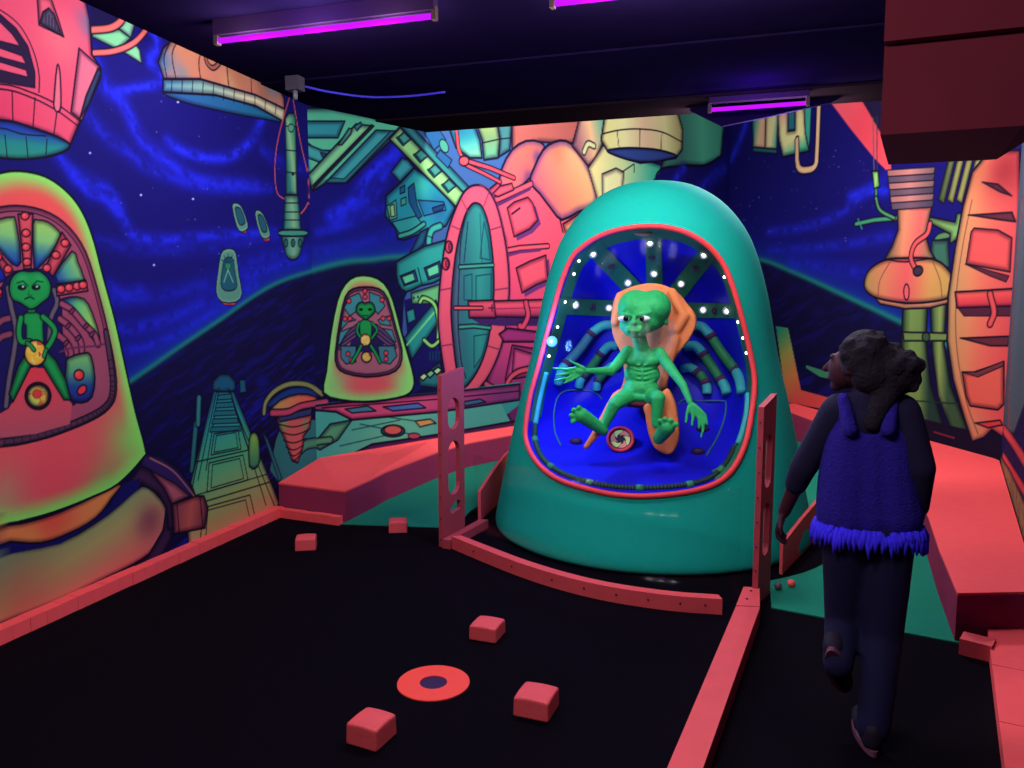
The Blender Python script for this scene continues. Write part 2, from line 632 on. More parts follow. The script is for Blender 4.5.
w.poly([(57, 66), (60, 72), (61, 106), (57, 112), (54, 107), (54, 98)], (240, 116, 128), sm=3)

# -- walkway tower
w.pipe([(196, 424), (194, 446), (192, 470)], (44, 124, 126), 6)
w.pipe([(199, 398), (198, 424)], (50, 140, 136), 6)
w.poly([(214, 388), (232, 386), (279, 502), (277, 520), (200, 545), (189, 560), (186, 500)], ((222, 388), (240, 530), (32, 126, 142), (48, 166, 152), (98, 196, 140), (180, 190, 116), (236, 150, 112)), lw=1.8)
w.poly([(212, 390), (213, 381), (220, 374), (229, 374), (235, 381), (236, 389), (232, 392), (218, 392)], (26, 92, 118))
for a, b in (((217, 390), (198, 480)), ((230, 390), (266, 505)), ((219, 388), (206, 470)), ((228, 388), (255, 470)), ((232, 400), (277, 512)), ((210, 400), (190, 500))):
    w.line([a, b], lw=1.2)
for y in (398, 406, 414, 422, 430):
    w.poly([(220 - (y - 390) * .22, y - 3), (229 + (y - 390) * .25, y - 4), (230 + (y - 390) * .27, y + 1), (219 - (y - 390) * .23, y + 2)], (34, 118, 122), lw=1)
for q in ([(214, 434), (238, 430), (241, 449), (211, 455)], [(209, 463), (243, 455), (248, 480), (207, 492)], [(203, 508), (250, 495), (258, 530), (200, 545)]):
    w.line(q, closed=True, lw=1.2)
    c = (sum(p[0] for p in q) / 4, sum(p[1] for p in q) / 4)
    w.line([(c[0] + (p[0] - c[0]) * .8, c[1] + (p[1] - c[1]) * .8) for p in q], closed=True, lw=1)
w.line([(196, 462), (262, 447)], lw=1.3)
w.line([(190, 506), (270, 482)], lw=1.3)
w.line([(193, 496), (268, 474)], lw=1)
w.poly([(249, 440), (252, 433), (256, 433), (259, 440), (260, 460), (256, 468), (249, 466)], ((254, 434), (254, 466), (150, 210, 90), (70, 150, 110)), sm=2)
w.poly([(240, 380), (245, 380), (246, 392), (240, 393)], (26, 92, 120), lw=1)

# -- drill, arch and landing stage
def drill_and_stage(w):
    w.poly([(270, 470), (276, 440), (284, 420), (325, 420), (325, 470), (290, 478), (280, 484)], (50, 128, 128), ol=None)
    w.poly([(262, 430), (268, 440), (282, 478), (279, 482)], (44, 110, 130), lw=1)
    w.pipe([(300, 450), (308, 444), (325, 442)], (86, 160, 124), 9)
    w.poly([(277, 418), (312, 414), (310, 428), (304, 436), (303, 448), (298, 463), (292, 461), (289, 452), (284, 438), (279, 428)], (224, 100, 92), spots=((283, 425, 7, (130, 170, 100), .9), (305, 425, 6, (120, 160, 100), .8)))
    for k, y in enumerate((424, 432, 440, 447, 453, 458)):
        w.line([(278 + k * 2.6, y), (294, y + 3), (311 - k * 2.4, y - 2)], sm=3, lw=1.2)
    w.poly([(268, 408), (275, 396), (292, 387), (310, 388), (318, 398)], (26, 62, 130), sm=3)
    w.pipe([(264, 413), (266, 402), (275, 391), (290, 384), (308, 385), (322, 394)], (150, 156, 90), 5)
    w.poly([(270, 411), (280, 400), (298, 394), (314, 396), (318, 402), (300, 407), (285, 414), (275, 415)], ((275, 398), (300, 412), (200, 170, 90), (245, 110, 84)), sm=2)
    w.poly([(278, 416), (312, 408), (311, 415), (280, 422)], (54, 64, 110), lw=1.2)
    w.pipe([(272, 413), (288, 412), (302, 406), (326, 402)], (214, 76, 104), 6)


drill_and_stage(w)

# -- small flying pods
for q, red in (([(216, 292), (218, 272), (221, 254), (226, 249), (232, 249), (236, 254), (239, 276), (242, 294), (236, 302), (222, 302)], [(219, 301), (238, 301), (234, 305), (225, 305)]),
               ([(232, 206), (236, 203), (241, 206), (246, 218), (248, 228), (242, 232), (237, 227)], [(239, 231), (247, 229), (246, 233), (242, 233)]),
               ([(255, 214), (258, 210), (263, 214), (268, 226), (270, 236), (265, 239), (260, 234)], [(262, 239), (270, 237), (269, 241), (265, 241)])):
    w.poly(red, (240, 70, 80), lw=.6)
    w.poly(q, (92, 152, 124), lw=1.2, sm=2, edge=((140, 200, 150), 4, .6))
    c = (sum(p[0] for p in q) / len(q), sum(p[1] for p in q) / len(q) - 3)
    w.poly([(c[0] + (p[0] - c[0]) * .62, c[1] + (p[1] - c[1]) * .62) for p in q], (34, 92, 104), lw=1, sm=2)
w.ell(228, 266, 3, 4, (40, 140, 90), lw=.6)
w.line([(228, 270), (224, 282)], (120, 190, 150), 1.4)
w.line([(228, 270), (233, 282)], (120, 190, 150), 1.4)
for k in range(5):
    w.line([(228, 263), (228 + 7 * math.cos(-2.8 + k * .62), 263 + 9 * math.sin(-2.8 + k * .62))], (20, 60, 80), 1)

# -- hanging device with its cables
w.pipe([(291, 92), (279, 135), (275, 165), (277, 192), (286, 200)], (220, 92, 96), 1.6, ol=None)
w.pipe([(292, 92), (300, 140), (309, 180), (309, 200), (300, 214), (292, 208)], (224, 104, 96), 1.8, ol=None)
w.poly([(285, 118), (289, 113), (294, 113), (296, 120), (297, 195), (286, 195)], ((285, 150), (297, 150), (46, 130, 120), (150, 210, 140), (60, 150, 120)))
for y in (126, 150, 172):
    w.line([(285, y), (297, y + 1)], lw=1)
w.ell(291, 128, 3, 4, (90, 180, 130), lw=1)
w.ell(293, 174, 1.6, 1.6, (20, 30, 40), lw=0)
w.poly([(285, 195), (298, 195), (300, 212), (301, 232), (283, 232), (284, 212)], ((284, 212), (301, 212), (50, 140, 120), (140, 200, 140), (50, 140, 120)))
for y in (203, 212, 220):
    w.line([(284, y), (300, y)], lw=1)
w.poly([(282, 234), (304, 234), (302, 247), (299, 257), (292, 260), (286, 256), (284, 247)], ((282, 246), (304, 246), (36, 120, 120), (130, 190, 140), (40, 120, 120)), sm=2)
w.poly([(278, 233), (282, 230), (304, 230), (308, 233), (304, 236), (282, 236)], (74, 164, 130), sm=2)
for x in (286, 293, 300):
    w.ell(x, 243, 2, 4, (40, 100, 90), lw=1)

# -- big pod: base torus and clamp
w.poly([(-100, 590), (-60, 560), (0, 552), (60, 542), (108, 514), (142, 486), (158, 496), (166, 508), (166, 526), (154, 549), (134, 564), (100, 581), (60, 601), (0, 624), (-100, 660)],
       ((70, 525), (95, 610), (136, 168, 112), (206, 186, 112), (255, 140, 112), (255, 98, 108)), sm=3, lw=2.2, spots=((150, 520, 22, (150, 72, 92), .8), (20, 600, 40, (236, 86, 84), .5)))
w.poly([(166, 509), (172, 520), (172, 538), (160, 560), (112, 580), (148, 556), (163, 530)], (66, 36, 74), lw=1.6)
w.poly([(143, 452), (160, 456), (178, 468), (192, 486), (196, 497), (178, 500), (166, 490), (150, 474), (140, 466)], (54, 32, 92), lw=1.8)
w.poly([(140, 466), (150, 470), (164, 486), (172, 504), (174, 528), (168, 530), (166, 508), (158, 494), (142, 484), (126, 486)], (70, 36, 74), lw=1.8)
w.poly([(150, 470), (176, 484), (190, 496), (172, 504), (164, 488)], (196, 98, 108), lw=1.3)
w.poly([(172, 504), (196, 496), (204, 496), (208, 508), (205, 528), (174, 534)], ((172, 515), (208, 515), (150, 66, 84), (218, 100, 88), (120, 56, 80)), lw=1.8)
w.line([(177, 503), (179, 532)])
w.line([(200, 497), (203, 528)])
w.line([(150, 458), (172, 470), (188, 488), (194, 496)], (200, 120, 110), 1.4, sm=4)
# shadow gap and orange rim
w.poly([(-100, 548), (0, 545), (62, 534), (110, 506), (122, 484), (140, 478), (140, 488), (108, 515), (60, 544), (0, 556), (-100, 566)], (24, 18, 96), ol=None)
w.poly([(-90, 520), (0, 526), (60, 512), (119, 484), (112, 498), (96, 518), (70, 533), (40, 543), (0, 541), (-90, 536)], (255, 152, 82), lw=2, sm=3, spots=((50, 515, 30, (255, 74, 70), .8), (30, 540, 16, (255, 160, 80), .7)))
# shell
SH = [(-25, 182), (0, 173), (20, 171), (44, 176), (64, 189), (80, 208), (92, 235), (103, 276), (115, 320), (125, 365), (135, 410), (145, 448), (143, 458), (118, 484), (90, 498), (60, 510), (30, 519), (0, 524),
      (-60, 520), (-95, 505), (-100, 470), (-88, 380), (-75, 300), (-60, 230), (-45, 198)]
w.poly(SH, ((45, 180), (45, 520), (255, 92, 84), (250, 92, 92), (186, 92, 104), (240, 88, 94), (255, 90, 98), (255, 90, 98)), lw=2.6, sm=4, edge=((150, 250, 104), 24, 1.0),
       spots=((134, 440, 40, (150, 226, 100), .95), (106, 486, 26, (150, 180, 96), .85), (-4, 505, 34, (190, 170, 116), .85), (48, 480, 26, (255, 84, 96), .6)))
IN = [(-35, 218), (0, 207), (25, 206), (50, 213), (70, 228), (86, 252), (98, 290), (108, 330), (116, 372), (116, 396), (109, 409), (95, 419), (70, 430), (40, 440), (0, 447), (-60, 444), (-80, 425), (-78, 370), (-66, 300), (-52, 250)]
w.poly(IN, (168, 76, 100), sm=3, lw=1.6, spots=((30, 420, 36, (222, 84, 96), .8), (90, 380, 20, (170, 96, 110), .5)))
cin = (20, 330)
w.line([(cin[0] + (p[0] - cin[0]) * .955, cin[1] + (p[1] - cin[1]) * .955) for p in IN], sm=3, closed=True, lw=1.2)
# ribbed conduit along the lower border
low = [(106, 332), (112, 372), (112, 395), (106, 406), (93, 415), (68, 426), (38, 436), (0, 442), (-50, 440)]
w.pipe(low, (92, 56, 78), 6, shade=.7, lw=1)
cl = catmull(low, 9)
for k in range(6, len(cl) - 1, 2):
    a, b = cl[k], cl[k + 1]
    e = np.array(b) - np.array(a)
    e = e / (np.hypot(*e) + 1e-9) * 3
    w.line([(a[0] - e[1], a[1] + e[0]), (a[0] + e[1], a[1] - e[0])], (40, 18, 46), 1)
# cells
CELL = ((24, 220), (24, 272), (164, 224, 104), (140, 214, 120), (52, 120, 160), (22, 40, 170))
w.poly([(-20, 226), (0, 219), (12, 217), (16, 222), (21, 262), (12, 264), (0, 250), (-12, 240)], CELL, sm=2)
w.poly([(33, 224), (38, 220), (48, 222), (58, 230), (60, 237), (50, 255), (38, 268), (34, 266)], CELL, sm=2)
w.poly([(72, 251), (78, 262), (83, 275), (82, 281), (55, 284), (51, 280)], ((82, 262), (54, 284), (160, 224, 104), (90, 180, 140), (22, 50, 170)), sm=2)
w.poly([(-40, 252), (-8, 244), (8, 274), (-6, 284), (-46, 282)], CELL, sm=2)
w.poly([(58, 302), (70, 297), (84, 299), (92, 312), (100, 338), (96, 344), (84, 326), (70, 310)], ((92, 315), (60, 305), (158, 224, 104), (100, 200, 120), (26, 60, 160)), sm=2)
w.poly([(10, 272), (51, 270), (58, 290), (62, 312), (64, 350), (78, 400), (66, 402), (50, 380), (40, 368), (30, 368), (22, 382), (8, 408), (-14, 416), (-40, 400), (-40, 300), (0, 290)], (28, 20, 88), sm=2, lw=1)
for a, b in (((2, 320), (-14, 340)), ((4, 336), (-10, 352))):
    w.pipe([(10, a[1] - 2), (0, a[1] + 2), b], (150, 70, 98), 6)
# chair edges
w.pipe([(8, 288), (11, 306), (16, 330), (14, 352), (9, 380), (6, 406)], (112, 96, 112), 5, lw=1.2)
w.pipe([(54, 290), (57, 303), (51, 318), (49, 340)], (112, 96, 112), 5, lw=1.2)
# hoses
w.pipe([(62, 304), (72, 310), (84, 324), (94, 334), (98, 344)], (176, 80, 108), 6)
w.pipe([(60, 319), (70, 327), (80, 340), (82, 352)], (176, 80, 108), 6)
w.pipe([(58, 335), (66, 342), (71, 352), (70, 360)], (170, 76, 104), 6)
for p_ in ((72, 311), (86, 326), (92, 334), (68, 326), (78, 338), (66, 343)):
    w.ell(p_[0], p_[1], 2, 3.4, (120, 50, 84), rot=.7, lw=1)
# spokes
SP = (232, 84, 92)
w.poly([(18, 214), (33, 214), (31, 269), (24, 269)], SP)
w.poly([(62, 232), (71, 245), (53, 277), (45, 268)], SP)
w.poly([(-14, 240), (-6, 248), (14, 272), (6, 278)], SP)
w.poly([(56, 285), (86, 280), (88, 291), (57, 296)], SP)
w.poly([(-40, 284), (2, 288), (2, 298), (-42, 296)], SP)
for p_ in ((25, 216), (26, 233), (26, 247), (27, 262), (65, 243), (56, 255), (47, 268), (8, 269), (-2, 257), (61, 289), (69, 287.5), (77, 286), (83, 285), (-2, 292)):
    w.ell(p_[0], p_[1], 4.2, 4, (246, 66, 76), lw=1.2, spots=((p_[0] - 1, p_[1] - 1, 2, (255, 130, 120), .8),))
# lower right cell
w.poly([(66, 366), (68, 358), (84, 353), (91, 356), (95, 378), (92, 397), (82, 403), (71, 400), (65, 388)], ((80, 356), (80, 402), (130, 200, 110), (90, 170, 120), (36, 70, 140), (40, 40, 120)), sm=2, lw=1.8)
w.ell(79, 375, 5, 5.4, (248, 60, 64), lw=1.4, spots=((77, 373, 3, (255, 120, 110), .7),))
w.ell(82, 390, 5.6, 4, (238, 60, 70), rot=-.9, lw=1.4)
w.line([(60, 352), (72, 348), (96, 346), (104, 344)], (110, 44, 84), 2, sm=4)
# front panel and emblem
w.poly([(26, 368), (48, 368), (56, 384), (72, 404), (70, 424), (36, 434), (0, 438), (-10, 420), (10, 408), (20, 390)], ((38, 370), (38, 432), (240, 64, 76), (226, 80, 92), (200, 90, 104)), ol=None)
# the small painted alien
SK = (30, 166, 76)
w.poly([(46, 350), (56, 360), (66, 380), (71, 400), (64, 400), (54, 384), (42, 364)], SK, lw=1.6)
w.poly([(28, 350), (18, 366), (9, 394), (13, 402), (21, 386), (33, 362)], SK, lw=1.6)
w.poly([(19, 318), (27, 312), (36, 312), (44, 316), (43, 326), (44, 344), (42, 356), (28, 356), (26, 342), (26, 326)], SK, lw=1.5, edge=((16, 96, 60), 4, .7))
w.pipe([(21, 318), (19, 330), (21, 341), (30, 342)], SK, 5.4, lw=1.3)
w.pipe([(43, 317), (50, 323), (55, 331), (51, 342), (46, 349)], SK, 5.4, lw=1.3)
w.poly([(27, 302), (36, 302), (35, 313), (28, 313)], (22, 130, 66), lw=1)
w.poly([(12, 277), (20, 271), (30, 271.5), (39, 271), (47, 277), (51, 286), (49, 297), (42, 303), (37, 307), (31, 309.5), (26, 307), (20, 303), (12, 299), (9, 288)], SK, sm=3, lw=1.8, edge=((18, 112, 62), 5, .7), spots=((22, 279, 6, (60, 200, 110), .5), (40, 279, 6, (60, 200, 110), .5)))
w.line([(17, 283), (23, 281), (28, 286)], (12, 70, 44), 1.4)
w.line([(43, 282), (37, 281), (32, 286)], (12, 70, 44), 1.4)
for x in (22, 36):
    w.ell(x, 287.5, 4.4, 2.6, (10, 14, 18), lw=.6, ol=(12, 70, 44))
    w.ell(x + 1, 286.6, 1.1, 1, (230, 240, 230), lw=0)
w.line([(25, 299), (30, 297), (34, 299)], (8, 40, 26), 1.5, sm=3)
w.line([(29, 291), (28, 295), (32, 295)], (16, 100, 56), 1)
w.ell(35.5, 353, 11, 13, (250, 196, 60), lw=1.8, fire=(4.0, (255, 240, 120), (236, 84, 40)), edge=((190, 90, 40), 4, .5))
w.pipe([(27, 343), (31, 346), (34, 350)], SK, 3.4, sm=3, lw=.8)
w.pipe([(46, 350), (44, 356)], SK, 3.4, sm=0, lw=.8)
w.ell(38, 396, 13, 13.6, (84, 20, 44), lw=1.6)
w.ell(38, 396, 10.6, 11, (206, 222, 92), lw=1.2, fire=(4.5, (226, 90, 60), (240, 200, 80)))
w.ell(37, 394, 4.4, 4.4, (240, 64, 60), lw=.8, ol=(150, 40, 30))
w.build()
# ------------------------------------------------------------------ back left wall mural
B0 = CORNER_L
sB = columns(B0, APEX, list(np.arange(310, 565, 0.75)) + list(np.arange(565, 724.5, 1.0)))
lenB = (Vector(APEX) - Vector(B0)).length
sB = [0.0] + [x for x in sB if 0.004 < x < lenB - 0.01] + [lenB]
w = Mural('wall_back_left', B0, APEX, sB, list(np.linspace(0, TOP2, 720)))
w.below([(280, 282.5), (312, 271), (345, 262.5), (372, 260), (400, 257), (480, 256), (560, 258), (720, 262)], (15, 10, 60), (26, 26, 150), 9)
for p_, ww, aa, sd in (([(404, 142), (392, 156), (378, 166), (364, 182), (354, 200), (330, 216)], 7, .95, 23), ([(398, 150), (386, 172), (372, 196), (352, 210), (336, 222)], 7, .7, 24),
                       ([(318, 232), (350, 224), (376, 210), (398, 204)], 5, .6, 25), ([(318, 252), (350, 246), (385, 236), (405, 226)], 6, .4, 26)):
    w.cloud(p_, ww, a=aa, seed=sd)
T1, T2, T3, LM = (88, 196, 146), (44, 152, 156), (30, 112, 146), (156, 230, 134)
# slanted hull under the ceiling
w.poly([(303, 108), (330, 108), (404, 122), (400, 131), (347, 183), (326, 183), (313, 191), (308, 174), (302, 140)], T1, lw=1.8)
w.poly([(303, 121), (345, 121), (338, 138), (303, 138)], (50, 152, 152), lw=1.3)
w.line([(304, 139), (318, 150), (334, 150)], sm=3)
w.poly([(303, 142), (312, 146), (322, 150), (335, 151), (332, 161), (321, 163), (308, 158)], (64, 168, 156), lw=1.2)
w.poly([(320, 152), (333, 155), (333, 160), (322, 157)], (20, 70, 90), lw=.8)
w.poly([(312, 190), (308, 175), (320, 162), (356, 124), (374, 126)], (134, 218, 146), lw=1.6)
w.poly([(338, 145), (349, 128), (352, 129), (351, 134), (342, 145)], (90, 180, 140), lw=1.2)
w.poly([(354, 126), (361, 122), (362, 125), (357, 131)], (50, 140, 130), lw=1.2)
w.line([(313, 186), (372, 125)], lw=2.2)
w.poly([(325, 183), (376, 130), (396, 131), (346, 183)], (60, 166, 160), lw=1.4)
w.line([(330, 178), (344, 179), (390, 132)], lw=1)
# backdrop of the machine stack
w.poly([(404, 124), (520, 116), (560, 120), (540, 200), (486, 190), (470, 200), (452, 240), (440, 300), (436, 380), (410, 384), (402, 340), (404, 300), (430, 240), (448, 212)], (58, 96, 152), ol=None)
w.poly([(404, 300), (436, 292), (438, 384), (412, 384)], (20, 14, 90), ol=None)
# machinery block on the left of the hatch
w.poly([(391, 172), (402, 158), (408, 160), (414, 168), (400, 182)], (54, 160, 160), lw=1.4)
w.poly([(386, 196), (400, 183), (414, 168), (432, 180), (448, 196), (455, 208), (446, 226), (426, 232), (404, 240), (398, 239), (395, 228), (385, 216)], (34, 148, 158), lw=1.8, spots=((440, 210, 16, (30, 100, 150), .8), (420, 185, 12, (60, 200, 170), .7)))
for q, c in (([(408, 188), (414, 183), (417, 205), (422, 216), (418, 219), (409, 202)], (24, 84, 128)), ([(418, 200), (444, 202), (446, 210), (424, 216)], (28, 110, 150)), ([(432, 208), (444, 204), (443, 209), (434, 213)], (18, 60, 112)),
             ([(387, 206), (396, 200), (397, 218), (390, 220)], (80, 180, 140)), ([(390, 206), (394, 204), (395, 216), (391, 217)], (140, 200, 120)), ([(400, 188), (405, 185), (405, 192), (400, 194)], (22, 92, 124)),
             ([(401, 199), (406, 197), (406, 204), (401, 206)], (60, 160, 130)), ([(392, 222), (416, 216), (424, 226), (400, 234)], (44, 156, 150))):
    w.poly(q, c, lw=1.1)
w.pipe([(400, 236), (412, 232), (424, 224)], (60, 170, 150), 4)
w.poly([(409, 255), (420, 232), (428, 228), (424, 244), (412, 257)], (24, 100, 130), lw=1.2)
w.pipe([(440, 226), (432, 230), (429, 240), (430, 250)], (60, 180, 160), 6)
w.line([(428, 236), (433, 238)], lw=1)
w.poly([(396, 266), (402, 258), (446, 240), (446, 276), (420, 286), (406, 292), (398, 284)], (42, 160, 146), lw=1.8, sm=2)
w.poly([(400, 276), (415, 270), (418, 281), (404, 286)], (26, 90, 130), lw=1.2)
w.poly([(402, 277), (413, 273), (415, 280), (405, 284)], (96, 210, 150), lw=.8)
w.poly([(424, 268), (440, 261), (442, 275), (428, 280)], (26, 90, 130), lw=1.2)
w.poly([(427, 269), (438, 264), (439, 273), (429, 277)], (96, 210, 150), lw=.8)
w.line([(418, 268), (422, 284)], lw=1.2)
# pipes and struts below
w.poly([(411, 293), (440, 284), (440, 304), (412, 304)], (104, 190, 120), lw=1.2)
for k in range(3):
    w.ell(414 + k * 4, 298 - k, 1, 1.4, (20, 50, 60), lw=0)
w.poly([(404, 338), (436, 300), (440, 320), (412, 360)], (40, 150, 140), lw=1.5)
w.line([(406, 346), (438, 308)], (120, 220, 130), 2)
w.pipe([(420, 302), (424, 298), (434, 304), (438, 320), (438, 340)], (146, 224, 110), 3.4)
w.pipe([(424, 340), (432, 346), (440, 340)], (146, 224, 110), 3.4)
w.poly([(406, 311), (414, 308), (416, 320), (408, 324)], (40, 150, 140), lw=1.3)
w.poly([(418, 378), (440, 362), (444, 380), (436, 388), (420, 386)], (40, 120, 120), lw=1.2)
for k in range(3):
    w.poly([(419 + k * 7, 377 - k * 3), (424 + k * 7, 373 - k * 3), (428 + k * 7, 376 - k * 3), (423 + k * 7, 381 - k * 3)], (190, 230, 150) if k % 2 == 0 else (120, 200, 140), lw=1.6)
for k in range(4):
    w.line([(430 + k * 3, 352), (430 + k * 3, 360)], (16, 70, 90), 1.4)
# ladder beam
w.poly([(400, 126), (410, 124), (472, 190), (462, 197)], (50, 142, 140), lw=1.4)
w.poly([(389, 139), (400, 127), (464, 193), (456, 207)], LM, lw=2.2)
for c in ((404, 139), (421, 156), (435, 171), (449, 186)):
    w.poly([(c[0] - 6, c[1] - 2), (c[0], c[1] - 7), (c[0] + 7, c[1]), (c[0], c[1] + 6)], (62, 156, 138), lw=1.2)
    w.line([(c[0] - 7, c[1] - 1), (c[0] - 1, c[1] + 6)], (14, 60, 60), 3)
for q in ([(424, 132), (438, 128), (446, 140), (434, 150)], [(440, 150), (452, 160), (448, 168), (436, 156)]):
    w.poly(q, (36, 96, 146), lw=1.1)
w.ell(444, 146, 4, 7, (70, 160, 130), rot=-.4, lw=1.1)
# capsule tanks at the top
w.poly([(446, 120), (472, 118), (480, 140), (482, 158), (470, 158), (456, 148)], ((460, 120), (468, 156), (34, 94, 140), (44, 140, 150), (120, 210, 160)), lw=2)
w.poly([(474, 118), (496, 116), (500, 140), (498, 158), (484, 160), (482, 140)], ((486, 120), (490, 158), (150, 160, 96), (110, 150, 100), (90, 170, 130)), lw=2)
w.poly([(496, 116), (512, 116), (510, 150), (499, 157), (500, 138)], (60, 120, 120), lw=1.8)
w.line([(482, 143), (500, 139), (510, 138)], lw=1.2)

# -- coral hull, domes
HULL = [(486, 192), (498, 182), (512, 176), (540, 170), (600, 190), (640, 200), (640, 440), (452, 440), (462, 398), (486, 384), (502, 340), (508, 290), (505, 240)]
w.poly(HULL, ((520, 180), (520, 420), (250, 88, 110), (252, 86, 110), (240, 76, 118), (196, 62, 124), (110, 40, 104)), lw=1.6)  # lower purple holds the blue spotlight's cast, painted in
w.poly([(512, 112), (590, 108), (582, 134), (572, 144), (540, 142), (512, 150)], (176, 92, 84), lw=1.6)
w.poly([(500, 186), (502, 168), (512, 150), (526, 141), (540, 142), (545, 150), (538, 168), (524, 184), (516, 192)], ((520, 145), (514, 186), (200, 104, 88), (246, 100, 104)), sm=2, lw=2.2, edge=((104, 62, 112), 7, .8), spots=((538, 158, 8, (96, 60, 120), .9), (528, 176, 8, (100, 60, 110), .7)))
w.poly([(530, 182), (534, 168), (543, 150), (554, 142), (566, 141), (578, 150), (590, 170), (597, 194), (594, 206), (578, 212), (562, 220), (552, 210), (540, 194)], ((540, 200), (596, 165), (250, 96, 110), (250, 150, 110), (252, 208, 138)), sm=2, lw=2.4, edge=((104, 66, 116), 9, .9), spots=((556, 152, 13, (206, 116, 88), .7),))
w.line([(560, 220), (563, 232)], lw=2)
w.poly([(563, 224), (582, 212), (600, 206), (640, 200), (640, 250), (570, 250)], (252, 150, 110), lw=1.6)
w.poly([(580, 116), (606, 108), (604, 140), (596, 160), (588, 166), (572, 146)], ((574, 130), (604, 120), (150, 96, 110), (240, 190, 140), (90, 180, 150)), lw=2)
w.poly([(588, 168), (600, 150), (606, 140), (646, 160), (664, 166), (700, 172), (700, 230), (600, 210)], ((590, 170), (650, 200), (246, 226, 150), (206, 226, 160), (70, 196, 160)), lw=1.6)
w.pipe([(584, 152), (588, 144), (594, 146)], (220, 226, 160), 5)
w.poly([(602, 174), (616, 168), (624, 172), (622, 200), (602, 200)], (240, 238, 170), lw=1.3)
w.line([(622, 172), (634, 164), (634, 172)], lw=1.2)
# teal wing on the right of the cream dome
w.poly([(676, 104), (726, 104), (721, 158), (704, 166), (684, 165), (660, 172)], ((680, 130), (722, 130), (60, 120, 110), (88, 196, 160), (80, 184, 150)), lw=2)
w.poly([(606, 108), (676, 106), (683, 130), (682, 150), (676, 158), (640, 163), (608, 152), (601, 140)], ((602, 130), (684, 130), (226, 220, 140), (250, 246, 176), (250, 210, 170), (246, 240, 170), (180, 170, 110)), sm=0, lw=2.2)
w.poly([(607, 151), (622, 148), (640, 148), (660, 150), (677, 156), (660, 161), (640, 162), (622, 158)], (52, 76, 150), sm=3, lw=1.6)
w.line([(602, 134), (620, 130), (640, 129), (662, 132), (682, 142)], sm=4)
for a, b in (((617, 131), (619, 148)), ((640, 129), (640, 148)), ((662, 132), (661, 150))):
    w.line([a, b], lw=1.1)
# hull panels
for q in ([(507, 208), (514, 202), (528, 197), (533, 203), (538, 220), (530, 229), (514, 237)], [(516, 268), (530, 261), (546, 255), (548, 280), (536, 285), (522, 293)]):
    w.poly([(p[0] + 3, p[1] + 4) for p in q], (112, 50, 116), ol=None, sm=0)
    w.poly(q, (254, 90, 112), lw=1.4)
w.line([(512, 214), (520, 208)], lw=2)
w.pipe([(489, 203), (505, 196), (531, 184)], (250, 90, 108), 5, sm=0)
w.line([(492, 208), (530, 189)], (90, 40, 100), 3)
w.poly([(492, 194), (500, 186), (512, 183), (514, 190), (498, 197)], (236, 84, 104), lw=1.3)
w.pipe([(500, 252), (520, 248), (548, 246)], (250, 90, 108), 4, sm=0)
w.line([(502, 257), (520, 252), (540, 250)], (104, 44, 106), 3)
w.line([(506, 262), (507, 300)], lw=1.3)
# coral rod and joint
w.pipe([(455, 118), (457, 135), (459, 150), (464, 160)], (244, 78, 84), 3.2)
w.pipe([(464, 160), (490, 168), (514, 178)], (240, 76, 92), 3.6, sm=0)
w.pipe([(466, 165), (485, 174), (500, 182)], (240, 76, 92), 3, sm=0)
w.ell(464, 161, 5, 5, (244, 84, 90), lw=1.5)

# sky gap on the right of the cream machinery
w.poly([(656, 176), (664, 168), (690, 166), (706, 166), (722, 156), (760, 150), (760, 260), (640, 260), (640, 200)], NAVY, lw=0, ol=None)
w.line([(660, 186), (656, 176), (664, 168), (686, 166), (706, 165), (722, 155)], lw=2.2, sm=3)
w.cloud([(672, 186), (680, 172), (684, 168)], 5, a=.9, seed=51)
w.cloud([(700, 190), (712, 178), (724, 168)], 7, a=.8, seed=52)

# -- oval hatch
OUT = [(478, 185), (487, 189), (496, 204), (503, 230), (508, 262), (509, 295), (505, 330), (498, 356), (486, 380), (470, 396), (456, 402), (447, 384), (441, 350), (438, 318), (440, 284), (444, 250), (450, 224), (460, 199), (468, 188)]
INN = [(477, 203), (483, 208), (489, 226), (493, 258), (494, 292), (491, 324), (486, 350), (477, 372), (464, 388), (458, 376), (454, 350), (451, 312), (453, 276), (457, 246), (464, 218), (471, 205)]
w.poly(OUT, (236, 88, 112), sm=3, lw=2.2, edge=((170, 62, 104), 5, .6))
w.line([(p[0] * .97 + 14.4 + 2, p[1]) for p in OUT[:9]], (120, 50, 100), 1.2, sm=3)
w.poly(INN, ((450, 290), (494, 290), (84, 84, 116), (44, 118, 124), (48, 146, 136), (34, 120, 124)), sm=3, lw=2)
w.line([(466, 214), (461, 240), (459, 280), (458, 320), (461, 360), (466, 378)], lw=1.2, sm=3)
w.pipe([(460, 267), (476, 266), (493, 265)], (60, 160, 140), 3, sm=0)
w.pipe([(460, 327), (474, 326), (490, 328)], (60, 160, 140), 3, sm=0)
w.line([(468, 222), (464, 262)], lw=1)
w.line([(480, 214), (482, 262)], (22, 84, 96), 1)
for q in ([(484, 222), (488, 240), (490, 260), (480, 258)], [(476, 276), (491, 274), (491, 300), (476, 302)], [(474, 336), (488, 334), (482, 356), (474, 368)], [(464, 276), (472, 274), (472, 300), (464, 300)]):
    w.line(q, (16, 64, 84), 1.2, closed=True)
for a, b in (((452, 226), (461, 230)), ((441, 290), (452, 288)), ((441, 346), (454, 344)), ((490, 230), (503, 226)), ((494, 290), (509, 288)), ((488, 346), (501, 350)), ((462, 200), (468, 212)), ((484, 206), (489, 192))):
    w.line([a, b], (120, 40, 80), 1.3)
